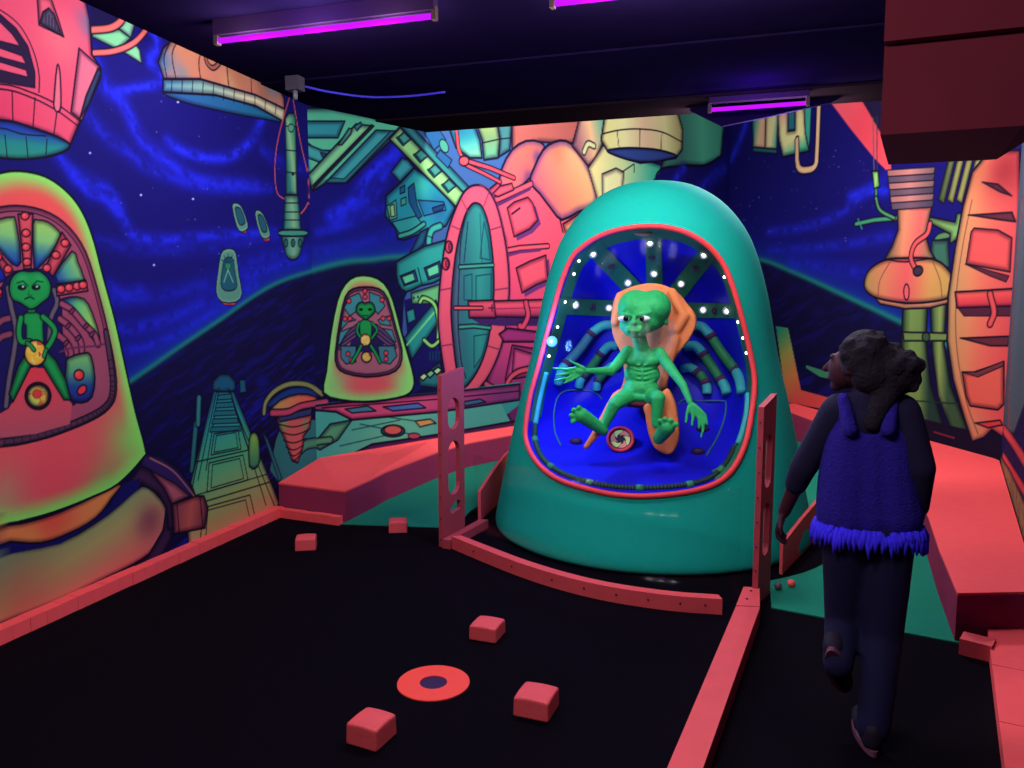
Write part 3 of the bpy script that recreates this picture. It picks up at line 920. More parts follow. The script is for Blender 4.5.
for c in ((449, 247), (446, 264)):
    w.ell(c[0], c[1], 3.6, 6, (226, 66, 84), lw=1.5)
    w.ell(c[0] + 1, c[1], 1.6, 4, (150, 40, 80), lw=.8)
# the telescopic arm
w.poly([(470, 318), (540, 318), (560, 312), (560, 326), (500, 326), (480, 324)], (66, 30, 96), ol=None)
w.poly([(492, 301), (560, 299), (560, 318), (492, 317)], ((520, 300), (520, 318), (252, 96, 112), (236, 76, 106), (140, 44, 96)), lw=1.6)
w.poly([(468, 301), (494, 300), (496, 318), (469, 318)], ((480, 301), (480, 318), (250, 92, 108), (170, 50, 90)), lw=1.6)
w.line([(494, 309), (560, 307)], (150, 40, 90), 1.2)
w.pipe([(455, 308), (464, 308), (482, 308)], (240, 90, 100), 2.6, sm=0)
w.line([(489, 308), (495, 308)], (90, 20, 60), 1.6)
w.line([(492, 305), (492, 311)], (90, 20, 60), 1.6)
w.pipe([(526, 303), (528, 316), (522, 328), (520, 326)], (236, 74, 110), 6)
# lower hull fins and panel, purple cast of the blue spotlight painted in
w.poly([(499, 334), (508, 328), (556, 334), (556, 342), (504, 342)], (170, 50, 120), lw=1.6)
w.poly([(505, 380), (512, 345), (556, 352), (552, 372), (520, 378)], (214, 72, 140), lw=1.3)
w.poly([(512, 372), (514, 348), (534, 354), (530, 368)], (226, 80, 136), lw=1.2)
w.pipe([(486, 384), (496, 390), (504, 396)], (214, 76, 112), 5)
w.poly([(452, 400), (500, 396), (512, 420), (452, 424)], (60, 28, 96), ol=None)
w.pipe([(505, 436), (505, 396), (509, 380), (518, 372), (530, 369), (545, 368)], (240, 84, 110), 5)

drill_and_stage(w)
# -- landing stage
w.poly([(316, 404), (440, 392), (520, 382), (520, 404), (500, 420), (430, 430), (316, 430)], (60, 160, 158), ol=None)
w.poly([(312, 412), (438, 410), (500, 402), (520, 440), (300, 470)], ((330, 420), (450, 436), (76, 182, 158), (120, 214, 164), (90, 180, 164)), ol=None)
w.poly([(330, 424), (352, 420), (338, 440), (320, 450), (312, 446)], (92, 176, 120), lw=1.4)
w.pipe([(312, 446), (316, 442), (330, 440)], (96, 170, 120), 6)
for a, b in (((352, 430), (400, 420)), ((360, 424), (420, 436)), ((380, 416), (436, 424)), ((340, 446), (392, 434))):
    w.line([a, b], (30, 84, 92), 1.2)
w.ell(393, 431, 12, 6, (40, 100, 104), lw=1.3)
w.ell(393, 430, 9, 5, (240, 110, 92), lw=1.2)
w.poly([(415, 421), (430, 419), (436, 423), (420, 427)], (230, 170, 96), lw=1.2)
w.poly([(356, 452), (372, 444), (440, 434), (520, 420), (520, 440), (360, 466)], (110, 48, 104), lw=1.5)
w.ell(414, 436, 6, 3, (200, 76, 96), lw=1)
w.poly([(314, 406), (330, 404), (440, 393), (520, 384), (520, 400), (440, 412), (352, 420), (336, 412), (314, 410)], ((330, 405), (500, 396), (240, 88, 124), (226, 80, 124), (140, 56, 120)), lw=1.8)
w.line([(322, 408), (440, 399), (520, 391)], lw=1.2)
w.poly([(345, 409), (368, 406), (376, 411), (352, 413)], (70, 140, 150), lw=1.3)
w.poly([(383, 407), (418, 403), (426, 408), (393, 411)], (84, 120, 190), lw=1.3)
w.poly([(462, 402), (480, 399), (486, 402), (466, 406)], (60, 110, 150), lw=1.2)

# -- pod with painted alien
w.poly([(323, 393), (326, 372), (330.5, 334), (337, 301), (345, 284), (356, 276), (371, 276), (384, 283), (393, 300), (401.5, 332), (408.5, 356), (414, 377), (413, 389), (405, 396), (386, 400), (364, 402), (340, 400)],
       ((366, 280), (366, 402), (250, 100, 92), (196, 110, 110), (230, 98, 104), (255, 92, 98)), sm=2, lw=2.6, edge=((150, 246, 120), 15, 1.0), spots=((332, 386, 18, (150, 220, 120), .95), (406, 382, 18, (150, 236, 120), .95), (328, 350, 9, (150, 236, 120), .9), (408, 350, 9, (150, 246, 120), .9)))
PI_ = [(335.5, 352), (340.5, 318), (345.5, 297), (353, 289), (366, 287), (379, 289), (388, 299), (396, 328), (402, 350), (400, 366), (389, 374), (366, 377), (345, 373), (337, 366)]
w.poly(PI_, (180, 104, 118), sm=2, lw=2)
w.line([(366 + (p[0] - 366) * .94, 334 + (p[1] - 334) * .94) for p in PI_], sm=2, closed=True, lw=1)
for q in ([(344, 308), (350, 297), (359, 293), (363, 302), (358, 310), (350, 316)], [(369, 292), (380, 296), (385, 306), (378, 314), (370, 304)], [(342, 320), (352, 318), (356, 320), (348, 322), (341, 330)], [(388, 316), (391, 326), (380, 324), (378, 320)], [(340, 332), (350, 328), (358, 326), (352, 340), (338, 345)], [(380, 328), (392, 330), (396, 342), (384, 340)]):
    w.poly(q, (66, 148, 148), lw=1)
w.poly([(350, 344), (358, 324), (376, 324), (384, 344), (382, 356), (370, 352), (360, 352), (352, 358)], (40, 30, 84), ol=None)
for k in range(3):
    w.pipe([(357 - k * 1, 326 + k * 5), (348 - k * 2, 334 + k * 5), (342 - k, 344 + k * 2)], (110, 74, 116), 3, lw=.8)
    w.pipe([(376 + k * 1, 326 + k * 5), (386 + k, 334 + k * 5), (393 + k, 343 + k * 2)], (110, 74, 116), 3, lw=.8)
for q in ([(341, 346), (356, 346), (356, 362), (346, 364), (341, 358)], [(378, 346), (394, 346), (397, 356), (390, 364), (380, 362)]):
    w.poly(q, (66, 130, 140), lw=1.1)
for c in ((365, 291), (365, 297), (349, 301), (382, 300), (345, 319), (350, 318.5), (383, 318.5), (389, 318.5), (348, 354), (351, 360), (386, 353), (386, 359)):
    w.ell(c[0], c[1], 2.2, 2.4, (242, 70, 80), lw=.9)
w.pipe([(361, 346), (357, 354), (352, 362)], SK, 3, lw=.9)
w.pipe([(371, 346), (376, 354), (380, 362)], SK, 3, lw=.9)
w.poly([(359, 322), (365, 319), (372, 322), (371, 340), (361, 340)], SK, lw=1)
w.pipe([(359, 323), (357, 331), (361, 338)], SK, 2.4, lw=.7)
w.pipe([(372, 323), (377, 330), (372, 338)], SK, 2.4, lw=.7)
w.poly([(357, 305), (361, 302), (365, 303), (370, 302), (374, 305), (375, 312), (370, 317), (366, 320), (361, 317), (356, 312)], SK, sm=2, lw=1.2)
w.ell(361, 309.5, 2, 1.4, (8, 16, 16), lw=0)
w.ell(370, 309.5, 2, 1.4, (8, 16, 16), lw=0)
w.line([(363, 315.5), (368, 315.5)], (8, 40, 26), 1)
w.ell(365.5, 340, 5, 6, (248, 210, 90), lw=1, fire=(3, (255, 240, 150), (230, 120, 50)))
w.ell(366.5, 357, 5, 5.4, (244, 190, 84), lw=1.4, fire=(3, (255, 230, 130), (220, 90, 60)))
w.build()

# ------------------------------------------------------------------ back right wall mural
lenR = (Vector(CORNER_R) - Vector(APEX)).length
sR = columns(APEX, CORNER_R, list(np.arange(725.5, 800, 1.0)) + list(np.arange(800, 1016, 0.75)))
sR = [0.0] + [x for x in sR if 0.004 < x < lenR - 0.004] + [lenR]
w = Mural('wall_back_right', APEX, CORNER_R, sR, list(np.linspace(0, TOP2, 740)))
w.below([(700, 262), (724, 259), (760, 260), (790, 271), (830, 289), (896, 320), (960, 352), (1010, 378)], (15, 10, 60), (30, 28, 170), 12)
for p_, ww, aa, sd in (([(724, 168), (736, 150), (746, 124)], 6, .9, 41), ([(768, 232), (800, 228), (840, 214), (868, 190), (884, 178)], 6, .6, 43), ([(770, 250), (810, 248), (850, 244), (890, 236)], 6, .5, 44), ([(790, 262), (830, 268), (890, 276)], 8, .5, 45), ([(850, 196), (872, 190), (886, 192)], 6, .9, 46)):
    w.cloud(p_, ww, a=aa, seed=sd)
w.stars(60, 9, (728, 150, 880, 250))
# hanging cream letters-like hull pieces
w.poly([(752, 112), (767, 109), (766, 150), (753, 149)], ((753, 130), (767, 130), (60, 170, 150), (252, 206, 160), (250, 190, 150)), lw=1.6)
w.poly([(766, 109), (779, 107), (777, 151), (765, 150)], ((766, 130), (779, 130), (240, 226, 160), (252, 240, 176), (80, 180, 150)), lw=1.6)
w.poly([(753, 147), (777, 149), (777, 154), (753, 152)], (50, 130, 140), lw=1.2)
w.poly([(777, 106), (788, 104), (788, 131), (795, 130), (795, 103), (804, 101), (806, 130), (810, 151), (783, 157), (779, 140)], ((790, 108), (792, 157), (252, 190, 170), (252, 246, 170), (250, 246, 170), (60, 190, 150)), lw=1.8)
w.poly([(788, 104), (795, 103), (795, 130), (788, 131)], (50, 120, 140), lw=1.2)
w.poly([(804, 101), (812, 99), (810, 140), (809, 151), (805, 132)], (64, 184, 160), lw=1.4)
w.pipe([(797, 140), (797, 158), (799, 168), (806, 170), (815, 166), (817, 150), (819, 100)], (252, 206, 160), 6, lw=1.6, shade=.3)
# coral wedge at the ceiling
w.poly([(826, 96), (860, 90), (884, 100), (892, 176), (874, 158), (850, 128)], ((835, 100), (886, 165), (250, 100, 116), (246, 76, 92), (250, 84, 96)), lw=0, ol=None)
w.poly([(858, 94), (890, 94), (888, 130), (880, 132)], (30, 20, 60), ol=None)  # dark triangle: ceiling and bulkhead shadow painted onto the wall
# capsule and its hose
w.line([(873, 118), (874, 170)], (110, 90, 100), 1.6)
w.line([(877, 116), (877, 170)], (60, 60, 70), 1.4)
w.poly([(872, 171), (878, 171), (880, 187), (874, 189)], ((872, 180), (880, 180), (110, 190, 110), (170, 230, 120), (80, 150, 90)), lw=1.5)
w.pipe([(876, 190), (877, 204), (884, 214), (894, 220)], (70, 150, 110), 3.4)
# green side pipes behind the drum
G1 = (118, 148, 74)
w.poly([(903, 300), (928, 300), (926, 340), (931, 384), (946, 432), (916, 432), (905, 400), (901, 350)], ((901, 350), (930, 350), (40, 70, 50), (130, 160, 84), (120, 150, 80), (36, 64, 54)), lw=2)
w.poly([(930, 300), (947, 296), (944, 344), (951, 386), (968, 430), (952, 434), (938, 396), (932, 350)], ((931, 350), (948, 350), (60, 96, 60), (150, 170, 90), (60, 90, 60)), lw=2)
w.poly([(903, 332), (949, 333), (949, 341), (904, 341)], (120, 150, 80), lw=1.5)
w.ell(926, 337, 4, 4.6, (60, 90, 60), lw=1.3)
w.line([(904, 400), (960, 404)], (30, 50, 40), 1.5)
for k in range(4):
    w.poly([(938 + k * 9, 200), (948 + k * 9, 160), (956 + k * 9, 156), (944 + k * 9, 204)], ((940, 180), (956, 180), (50, 70, 50), (150, 150, 84)), lw=1.4)
w.pipe([(934, 250), (938, 238), (950, 234), (956, 228)], (90, 140, 90), 6)
w.poly([(932, 240), (948, 240), (950, 266), (938, 280), (930, 262)], (60, 110, 90), lw=1.4)
w.poly([(926, 216), (955, 222), (957, 213), (965, 213), (962, 236), (950, 244), (950, 234), (928, 222)], (126, 176, 96), lw=1.8)
# drum on a neck
w.pipe([(856, 224), (874, 220), (896, 218)], (70, 160, 120), 4, sm=0)
w.line([(858, 219), (862, 229)], (60, 150, 120), 1.6)
w.pipe([(876, 198), (880, 210), (894, 218)], (90, 160, 110), 3)
w.poly([(897, 206), (932, 206), (926, 236), (930, 250), (936, 260), (884, 260), (892, 246), (898, 230)], ((890, 236), (934, 236), (130, 110, 80), (250, 150, 110), (248, 110, 104), (150, 130, 84)), lw=1.8)
for k in range(6):
    y = 170 + k * 6.6
    w.poly([(887 + k * .8, y), (935 - k * .3, y - 3), (934 - k * .3, y + 4), (888 + k * .8, y + 7)], ((888, y), (935, y), *(((92, 76, 96), (130, 96, 110), (70, 60, 80)) if k % 2 else ((170, 110, 110), (220, 140, 130), (120, 90, 90)))), lw=1.1)
w.poly([(868, 290), (905, 303), (953, 296), (950, 303), (930, 308), (905, 309), (880, 304)], (226, 150, 110), lw=1.6)
w.poly([tuple(p) for p in catmull([(864, 284), (869, 270), (885, 260), (908, 258), (932, 259), (946, 267), (956, 284), (950, 297), (930, 302), (905, 303), (880, 299), (868, 293)], 4, True)], ((864, 280), (956, 280), (190, 160, 90), (240, 140, 100), (250, 100, 100), (226, 160, 90), (200, 160, 84)), lw=2)
w.line([(885, 259), (905, 262), (933, 258)], sm=3)
for q in ([(890, 262), (880, 280), (878, 296)], [(932, 260), (940, 280), (942, 298)]):
    w.line(q, (120, 80, 60), 1.1, sm=3)
w.ell(906.5, 292, 2.8, 8, (252, 100, 110), lw=1.4)
w.pipe([(930, 224), (927, 234), (915, 244), (911, 258), (916, 270)], (240, 92, 92), 5)
w.ell(918, 271, 4.6, 5.4, (66, 50, 66), rot=.6, lw=1.4)
# big hatch rim
w.poly([(1020, 150), (990, 150), (972, 172), (963, 206), (955, 248), (948, 296), (947, 340), (953, 380), (964, 418), (972, 442), (984, 438), (992, 430), (1006, 440), (1012, 400), (1022, 300)],
       ((950, 300), (1012, 300), (204, 154, 98), (234, 140, 96), (242, 104, 90), (230, 80, 84)), lw=2.4, spots=((1005, 170, 26, (150, 40, 50), .8), (968, 170, 20, (176, 96, 66), .7), (976, 430, 16, (200, 160, 110), .6)))
w.line([(972, 200), (962, 250), (956, 300), (957, 350), (966, 400), (978, 434)], (120, 76, 60), 1.2, sm=4)
w.poly([(971, 232), (974, 228), (998, 230), (1012, 238), (1010, 272), (966, 264)], (242, 88, 86), lw=1.4)
w.poly([(965, 264), (1009, 276), (1006, 282), (990, 276)], (96, 40, 56), lw=1)
w.poly([(968, 215), (1012, 212), (1016, 222), (1000, 220)], (104, 44, 58), lw=1.2)
w.poly([(982, 182), (998, 184), (1012, 196), (1000, 192)], (110, 40, 56), lw=1.2)
w.poly([(955, 292), (1022, 288), (1022, 306), (957, 308)], ((980, 290), (980, 308), (248, 110, 90), (240, 74, 80), (190, 50, 70)), lw=1.8)
w.poly([(958, 308), (1022, 306), (1020, 316), (964, 316)], (84, 34, 56), lw=1)
w.pipe([(990, 294), (994, 312), (990, 324)], (240, 84, 84), 6)
w.poly([(960, 338), (1010, 336), (1008, 346), (990, 346)], (104, 42, 56), lw=1.3)
w.poly([(962, 372), (974, 372), (1004, 362), (1004, 404), (998, 410), (970, 406), (966, 396)], (240, 100, 84), lw=1.6)
w.poly([(962, 372), (976, 372), (1004, 361), (1003, 366), (978, 377)], (120, 56, 60), lw=1)
w.poly([(975, 423), (1000, 420), (1003, 425), (988, 428)], (220, 66, 70), lw=1.3)
w.poly([(920, 418), (968, 430), (972, 444), (986, 440), (992, 432), (1006, 442), (1020, 440), (1020, 500), (900, 460)], (22, 12, 40), ol=None)
w.line([(934, 432), (954, 438)], (120, 40, 60), 2)
# painted frame right of the pod
w.poly([(776, 326), (788, 328), (801, 390), (838, 400), (838, 412), (786, 402)], ((780, 328), (800, 402), (40, 150, 110), (170, 170, 84), (236, 140, 80), (244, 90, 84)), lw=0, ol=None)
w.poly([(806, 365), (822, 370), (838, 374), (836, 380), (820, 377), (806, 368)], (70, 150, 110), lw=0, ol=None)
w.build()

# ------------------------------------------------------------------ right wall mural
sW = [0.0] + list(np.arange(0.02, 2.6, 0.02)) + list(np.arange(2.65, 4.94, 0.04)) + [4.95]
w = Mural('wall_right', CORNER_R, WR_END, sW, list(np.linspace(0, TOP, 320)))
w.below([(1000, 420), (1024, 400), (1100, 360)], (18, 12, 70), (40, 40, 200), 15)
w.poly([(1002, 150), (1060, 120), (1060, 300), (1030, 390), (1014, 434), (1002, 434)], ((1004, 300), (1024, 300), (60, 66, 90), (84, 100, 110)), lw=2)
w.pipe([(1022, 200), (1014, 300), (1009, 400), (1008, 432)], (216, 80, 90), 5)
w.pipe([(1004, 430), (1014, 444), (1034, 476)], (242, 78, 88), 12)
w.pipe([(1003, 456), (1014, 474), (1036, 510)], (238, 74, 84), 10)
w.poly([(1000, 455), (1010, 470), (1028, 510), (1040, 600), (1024, 560), (1006, 510)], (150, 140, 96), fire=(7, (200, 84, 70), (90, 110, 80)), lw=1.6)
w.pipe([(1060, 200), (1046, 330), (1060, 470)], (60, 150, 130), 14)
w.ell(1120, 330, 40, 90, (238, 84, 96), lw=2, edge=((150, 60, 96), 16, .7))
w.ell(1120, 330, 24, 66, (50, 130, 130), lw=2)
w.build()
# ------------------------------------------------------------------ room shell
bm = bmesh.new()
prism(bm, [(-3.28, -1.5), (2.6, -1.5), (2.6, WR_END[1]), WR_END, CORNER_R, APEX, CORNER_L], -0.08, 0.0)
struct('floor', bm, BLACK_CARPET)


def edge_y(x):                                       # where the black carpet meets the green
    return 4.78 + (x + 3.28) * (3.83 - 4.78) / (0.96 + 3.28)


bm = bmesh.new()
ring_ = [(-0.625 + r * math.sin(a), 5.34 - r * math.cos(a)) for a, r in [(-1.20 - k * (2 * math.pi - 1.90) / 40, 1.32 - .1 * k / 40) for k in range(41)]]
prism(bm, [(-3.27, 4.80), (-2.66, 4.705), (-1.80, 4.87)] + ring_ + [(.16, edge_y(.16)), (1.25, edge_y(1.25)), (1.99, 7.05), (-0.30, 11.28), (-3.27, 5.37)], 0.0, 0.006)
o = struct('floor_alcove', bm, GREEN_CARPET)

bm = bmesh.new()
box(bm, -3.4, 3.0, -1.5, 4.78, TOP, TOP + 0.1)
o = struct('ceiling', bm, BLACK_PAINT)
bm = bmesh.new()
prism(bm, [(-3.28, 4.781), (2.2, 4.781), (2.2, 5.94), (-3.28, 5.94)], TOP - 0.012, TOP + 0.1)
struct('trim_1', bm, BLACK_PAINT)
bm = bmesh.new()
prism(bm, [(-3.0, 5.941), (2.2, 5.941), (2.2, 6.43), (-2.74, 6.43)], TOP - 0.03, TOP + 0.1)
prism(bm, [(-2.74, 6.36), (2.3, 6.36), (2.3, 6.43), (-2.70, 6.43)], TOP + 0.1, TOP2)
struct('trim_2', bm, mat('brown_black_fascia', (26, 16, 22), 0.95, noise=0.2, nscale=6, spec=0))
bm = bmesh.new()
box(bm, -3.4, 2.6, 6.43, 11.5, TOP2, TOP2 + 0.08)
struct('ceiling_alcove', bm, BLACK_PAINT)
bm = bmesh.new()
box(bm, -3.4, 2.7, -1.6, -1.5, 0, TOP + 0.1)
struct('wall_front', bm, BLACK_PAINT)
bm = bmesh.new()
box(bm, 2.6, 2.7, -1.5, WR_END[1] + .1, 0, TOP + 0.1)
struct('wall_passage', bm, BLACK_PAINT)
bm = bmesh.new()
prism(bm, [(WR_END[0] + .01, WR_END[1]), (2.6, WR_END[1]), (2.6, WR_END[1] + .1), (WR_END[0] + .04, WR_END[1] + .1)], 0, TOP + 0.1)
struct('wall_return', bm, BLACK_PAINT)

# low kerb along the painted wall, carpet-wrapped in short lengths
def kerb(name, a, b, width, h, n):
    a, b = Vector((*a, 0)), Vector((*b, 0))
    d = (b - a)
    L = d.length
    d.normalize()
    nn = Vector((d.y, -d.x, 0))
    bm = bmesh.new()
    rr = random.Random(5)
    for i in range(n):
        s0, s1 = L * i / n + 0.0008, L * (i + 1) / n - 0.0008
        hh = h + rr.uniform(-.002, .002)
        ww = width + rr.uniform(-.002, .002)
        obox(bm, a + d * ((s0 + s1) / 2) + nn * ww / 2 + Vector((0, 0, hh / 2)), d * ((s1 - s0) / 2), nn * (ww / 2), Vector((0, 0, hh / 2)))
    return struct(name, bm, CORAL, bevel=0.018)


kerb('baseboard_left', (-3.279, 0.6), (-3.279, 4.78), 0.075, 0.07, 46)
kerb('baseboard_alcove', (-3.24, 4.79), (-2.69, 4.725), 0.055, 0.06, 7)

# coral boards along the right wall
wn = Vector((WR_DIR.y, -WR_DIR.x, 0))
if wn.x > 0:
    wn = -wn
bm = bmesh.new()
s0 = 3.18
for k in range(3):
    a = Vector((*CORNER_R, 0)) + WR_DIR * (s0 + k * 0.5)
    obox(bm, a + WR_DIR * 0.248 + wn * 0.105 + Vector((0, 0, 0.03)), WR_DIR * 0.2475, wn * 0.1, Vector((0, 0, 0.03)))
struct('baseboard_right', bm, CORAL, bevel=0.006)

# bulkhead over the right hand passage
DK = mat('bulkhead_shaded_coral', (100, 20, 36), 0.9, noise=0.12, nscale=4)  # coral with its shade put into the darker base colour
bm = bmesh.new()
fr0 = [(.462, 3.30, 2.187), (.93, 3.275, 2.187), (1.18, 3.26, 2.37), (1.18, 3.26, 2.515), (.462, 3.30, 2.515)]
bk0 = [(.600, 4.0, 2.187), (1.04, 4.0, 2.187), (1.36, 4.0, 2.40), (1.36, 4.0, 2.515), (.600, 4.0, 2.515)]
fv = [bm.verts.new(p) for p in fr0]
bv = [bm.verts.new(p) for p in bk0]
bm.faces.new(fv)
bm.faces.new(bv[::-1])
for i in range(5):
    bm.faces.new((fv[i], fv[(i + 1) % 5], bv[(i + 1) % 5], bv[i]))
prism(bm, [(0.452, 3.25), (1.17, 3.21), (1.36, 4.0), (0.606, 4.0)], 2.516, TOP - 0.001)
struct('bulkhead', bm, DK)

# ------------------------------------------------------------------ benches round the alcove
def bench(name, poly, label):
    """poly: (x, y, top) in order round the platform"""
    c = Vector((sum(p[0] for p in poly) / len(poly), sum(p[1] for p in poly) / len(poly), 0))
    o = thing(name, label, 'bench', (c.x, c.y, .006), 'coral platforms round the alcove')
    bm = bmesh.new()                                   # slab on top
    lo = [bm.verts.new((p[0], p[1], p[2] - .012)) for p in poly]
    hi = [bm.verts.new(p) for p in poly]
    bm.faces.new(lo[::-1])
    bm.faces.new(hi)
    for i in range(len(poly)):
        j = (i + 1) % len(poly)
        bm.faces.new((lo[i], lo[j], hi[j], hi[i]))
    finish('top', bm, CORAL, o, bevel=0.004)
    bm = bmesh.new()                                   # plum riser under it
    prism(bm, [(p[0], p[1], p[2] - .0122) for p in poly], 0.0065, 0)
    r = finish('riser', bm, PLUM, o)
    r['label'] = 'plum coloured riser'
    return o


d2 = (Vector(APEX) - Vector(CORNER_L)).normalized()
n2 = Vector((d2.y, -d2.x))


def along(p, d, s, n, off):
    q = Vector(p) + d * s + n * off
    return (q.x, q.y)


inner = [(386, 471.5), (436, 452.7), (468, 443)]
pl = [(-3.272, 4.825, .232), (-2.68, 4.745, .232), (-2.67, 5.15, .232)]
for u, v in inner:
    q = at_z(u, v, .236)
    pl.append((q.x, q.y, .236))
pl += [(*along(CORNER_L, d2, 2.45, n2, .10), .245), (*along(CORNER_L, d2, 2.5, n2, .012), .305), (*along(CORNER_L, d2, 1.2, n2, .012), .315), (-3.262, 5.385, .31)]
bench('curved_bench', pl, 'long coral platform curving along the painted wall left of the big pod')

d3 = (Vector(APEX) - Vector(CORNER_R)).normalized()
n3 = Vector((-d3.y, d3.x))
if n3.dot(Vector((0, 5)) - Vector(CORNER_R)) < 0:
    n3 = -n3
wr = lambda s, off: (CORNER_R[0] + WR_DIR.x * s + wn.x * off, CORNER_R[1] + WR_DIR.y * s + wn.y * off)
pr = [(*wr(3.16, .012), .235), (*wr(2.2, .012), .25), (*wr(0.05, .012), .285), (*along(CORNER_R, d3, .06, n3, .012), .285),
      (*along(CORNER_R, d3, 3.0, n3, .012), .36), (*along(CORNER_R, d3, 3.2, n3, .22), .33), (*along(CORNER_R, d3, 1.6, n3, .34), .27), (1.30, 6.7, .232), (1.13, 5.4, .232), (1.02, 4.5, .232), (0.955, 3.845, .232)]
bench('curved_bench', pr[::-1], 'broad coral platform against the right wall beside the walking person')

# ------------------------------------------------------------------ little blocks on the carpet
BLK = [((306, 542), 27, .128, .085, 'small coral block on black carpet near the left platform corner'),
       ((398, 525), 24, .125, .085, 'small coral block at the edge of the green carpet'),
       ((487.5, 628.5), -3, .135, .078, 'coral block on black carpet behind the ring of the hole'),
       ((536.5, 700.5), -4, .142, .085, 'coral block on black carpet between the ring and the centre rail'),
       ((371.5, 728), -8, .132, .088, 'coral block nearest the camera in front of the ring')]
for (u, v), rot, sz, h, lab in BLK:
    c = at_z(u, v, h / 2)
    a = math.radians(rot)
    bm = bmesh.new()
    obox(bm, (0, 0, h / 2), (math.cos(a) * sz / 2, math.sin(a) * sz / 2, 0), (-math.sin(a) * sz / 2, math.cos(a) * sz / 2, 0), (0, 0, h / 2))
    bmesh.ops.subdivide_edges(bm, edges=bm.edges, cuts=5, use_grid_fill=True)
    for vtx in bm.verts:                               # the top is softly domed under its carpet wrapping
        k = max(0, vtx.co.z / h)
        rr = math.hypot(vtx.co.x, vtx.co.y) / sz
        vtx.co.z -= k * rr * rr * .02
        vtx.co.x *= 1 - .03 * k
        vtx.co.y *= 1 - .03 * k
    o = finish('obstacle_block', bm, CORAL_WOOD, smooth=False, bevel=0.009)
    o.location = (c.x, c.y, 0.001)
    tag(o, lab, 'block', 'coral obstacle blocks on the course')
# block at the end of the right platform
a_, b_ = at_z(959, 655, 0), at_z(990, 663, 0)
d = (b_ - a_).normalized()
nn = Vector((-d.y, d.x, 0))
bm = bmesh.new()
obox(bm, (0, 0, .036), d * .062, nn * .05, (0, 0, .036))
o = finish('obstacle_block', bm, CORAL_WOOD, bevel=0.014)
o.location = tuple((a_ + b_) / 2 + nn * .055 + Vector((0, 0, .001)))
tag(o, 'small coral block tucked against the front of the right platform', 'block', 'coral obstacle blocks on the course')

# ------------------------------------------------------------------ the hole with its ring
hc = at_z(433.5, 683.5, 0)
t = thing('golf_hole', 'flat orange ring round a dark hole on the black carpet', 'golf hole', (hc.x, hc.y, 0))
bm = bmesh.new()
N = 64
R0, R1 = .056, .148
vs = [[bm.verts.new((hc.x + r * math.cos(2 * math.pi * k / N), hc.y + r * math.sin(2 * math.pi * k / N), z)) for k in range(N)] for r, z in ((R0, .001), (R1, .001), (R1, .006), (R0, .006))]
for i in range(4):
    for k in range(N):
        bm.faces.new((vs[i][k], vs[i][(k + 1) % N], vs[(i + 1) % 4][(k + 1) % N], vs[(i + 1) % 4][k]))
finish('ring', bm, mat('orange_red_ring', (255, 74, 60), 0.7, noise=0.05), t)
bm = bmesh.new()
bmesh.ops.create_circle(bm, cap_ends=True, segments=N, radius=R0, matrix=Matrix.Translation((hc.x, hc.y, .002)))
finish('cup', bm, mat('violet_black_cup', (52, 22, 70), 0.8), t)

# ------------------------------------------------------------------ centre rail
t = thing('centre_rail', 'straight coral beam on the carpet running from the right post towards the camera', 'rail', (-.06, 3.0, 0))
H_ = .085
fl, fr = at_z(736, 606, H_), at_z(760, 607, H_)
nl, nr = at_z(667, 768, H_), at_z(703, 768, H_)
nl, nr = fl + (nl - fl) * 1.45, fr + (nr - fr) * 1.45
bm = bmesh.new()
prism(bm, [(nl.x, nl.y), (nr.x, nr.y), (fr.x, fr.y), (fl.x, fl.y)], 0.001, H_)
finish('beam', bm, CORAL_WOOD, t, bevel=0.004)
bl_, br_ = at_z(743.5, 587, H_), at_z(759.5, 588, H_)
bm = bmesh.new()
prism(bm, [(fl.x, fl.y + .004), (fr.x, fr.y + .004), (br_.x, br_.y), (bl_.x, bl_.y)], 0.001, H_ + .002)
finish('end_block', bm, CORAL_WOOD, t, bevel=0.004)
for u, v in ((747, 599), (751, 591)):
    q = at_z(u, v, H_ + .002)
    bm = bmesh.new()
    bmesh.ops.create_cone(bm, cap_ends=True, segments=12, radius1=.007, radius2=.006, depth=.004, matrix=Matrix.Translation(q + Vector((0, 0, .002))))
    finish('screw', bm, DARK_METAL, t)

# ------------------------------------------------------------------ curved rail in front of the pod
PX0, PY0 = -0.625, 5.34
floor_edge = [(452, 549), (480, 561), (520, 577), (560, 590), (600, 600), (640, 607), (680, 612), (722, 615)]
arc = [at_z(u, v, 0) for u, v in floor_edge]
arc = [Vector((*p, 0)) for p in catmull([(p.x, p.y) for p in arc], 5)]
t = thing('curved_rail', 'low curved coral board on the floor in front of the big pod', 'rail', tuple(arc[len(arc) // 2]))
bm = bmesh.new()
RW, RH = .062, .082
prev = None
for p in arc:
    dn = (Vector((PX0, PY0, 0)) - p).normalized()
    ring = [bm.verts.new(q) for q in (p + Vector((0, 0, .001)), p + Vector((0, 0, RH)), p + dn * RW + Vector((0, 0, RH)), p + dn * RW + Vector((0, 0, .001)))]
    if prev:
        for k in range(4):
            bm.faces.new((prev[k], prev[(k + 1) % 4], ring[(k + 1) % 4], ring[k]))
    else:
        bm.faces.new(ring)
    prev = ring
bm.faces.new(prev[::-1])
finish('board', bm, CORAL_WOOD, t, bevel=0.004)
for i in (4, 9, 14, 18, 22, 26, 30, 33):
    p = arc[min(i, len(arc) - 1)]
    dn = (Vector((PX0, PY0, 0)) - p).normalized()
    bm = bmesh.new()
    ball(bm, p + Vector((0, 0, .045)) - dn * .001, .006, 10, 6)
    finish('screw', bm, DARK_METAL, t)

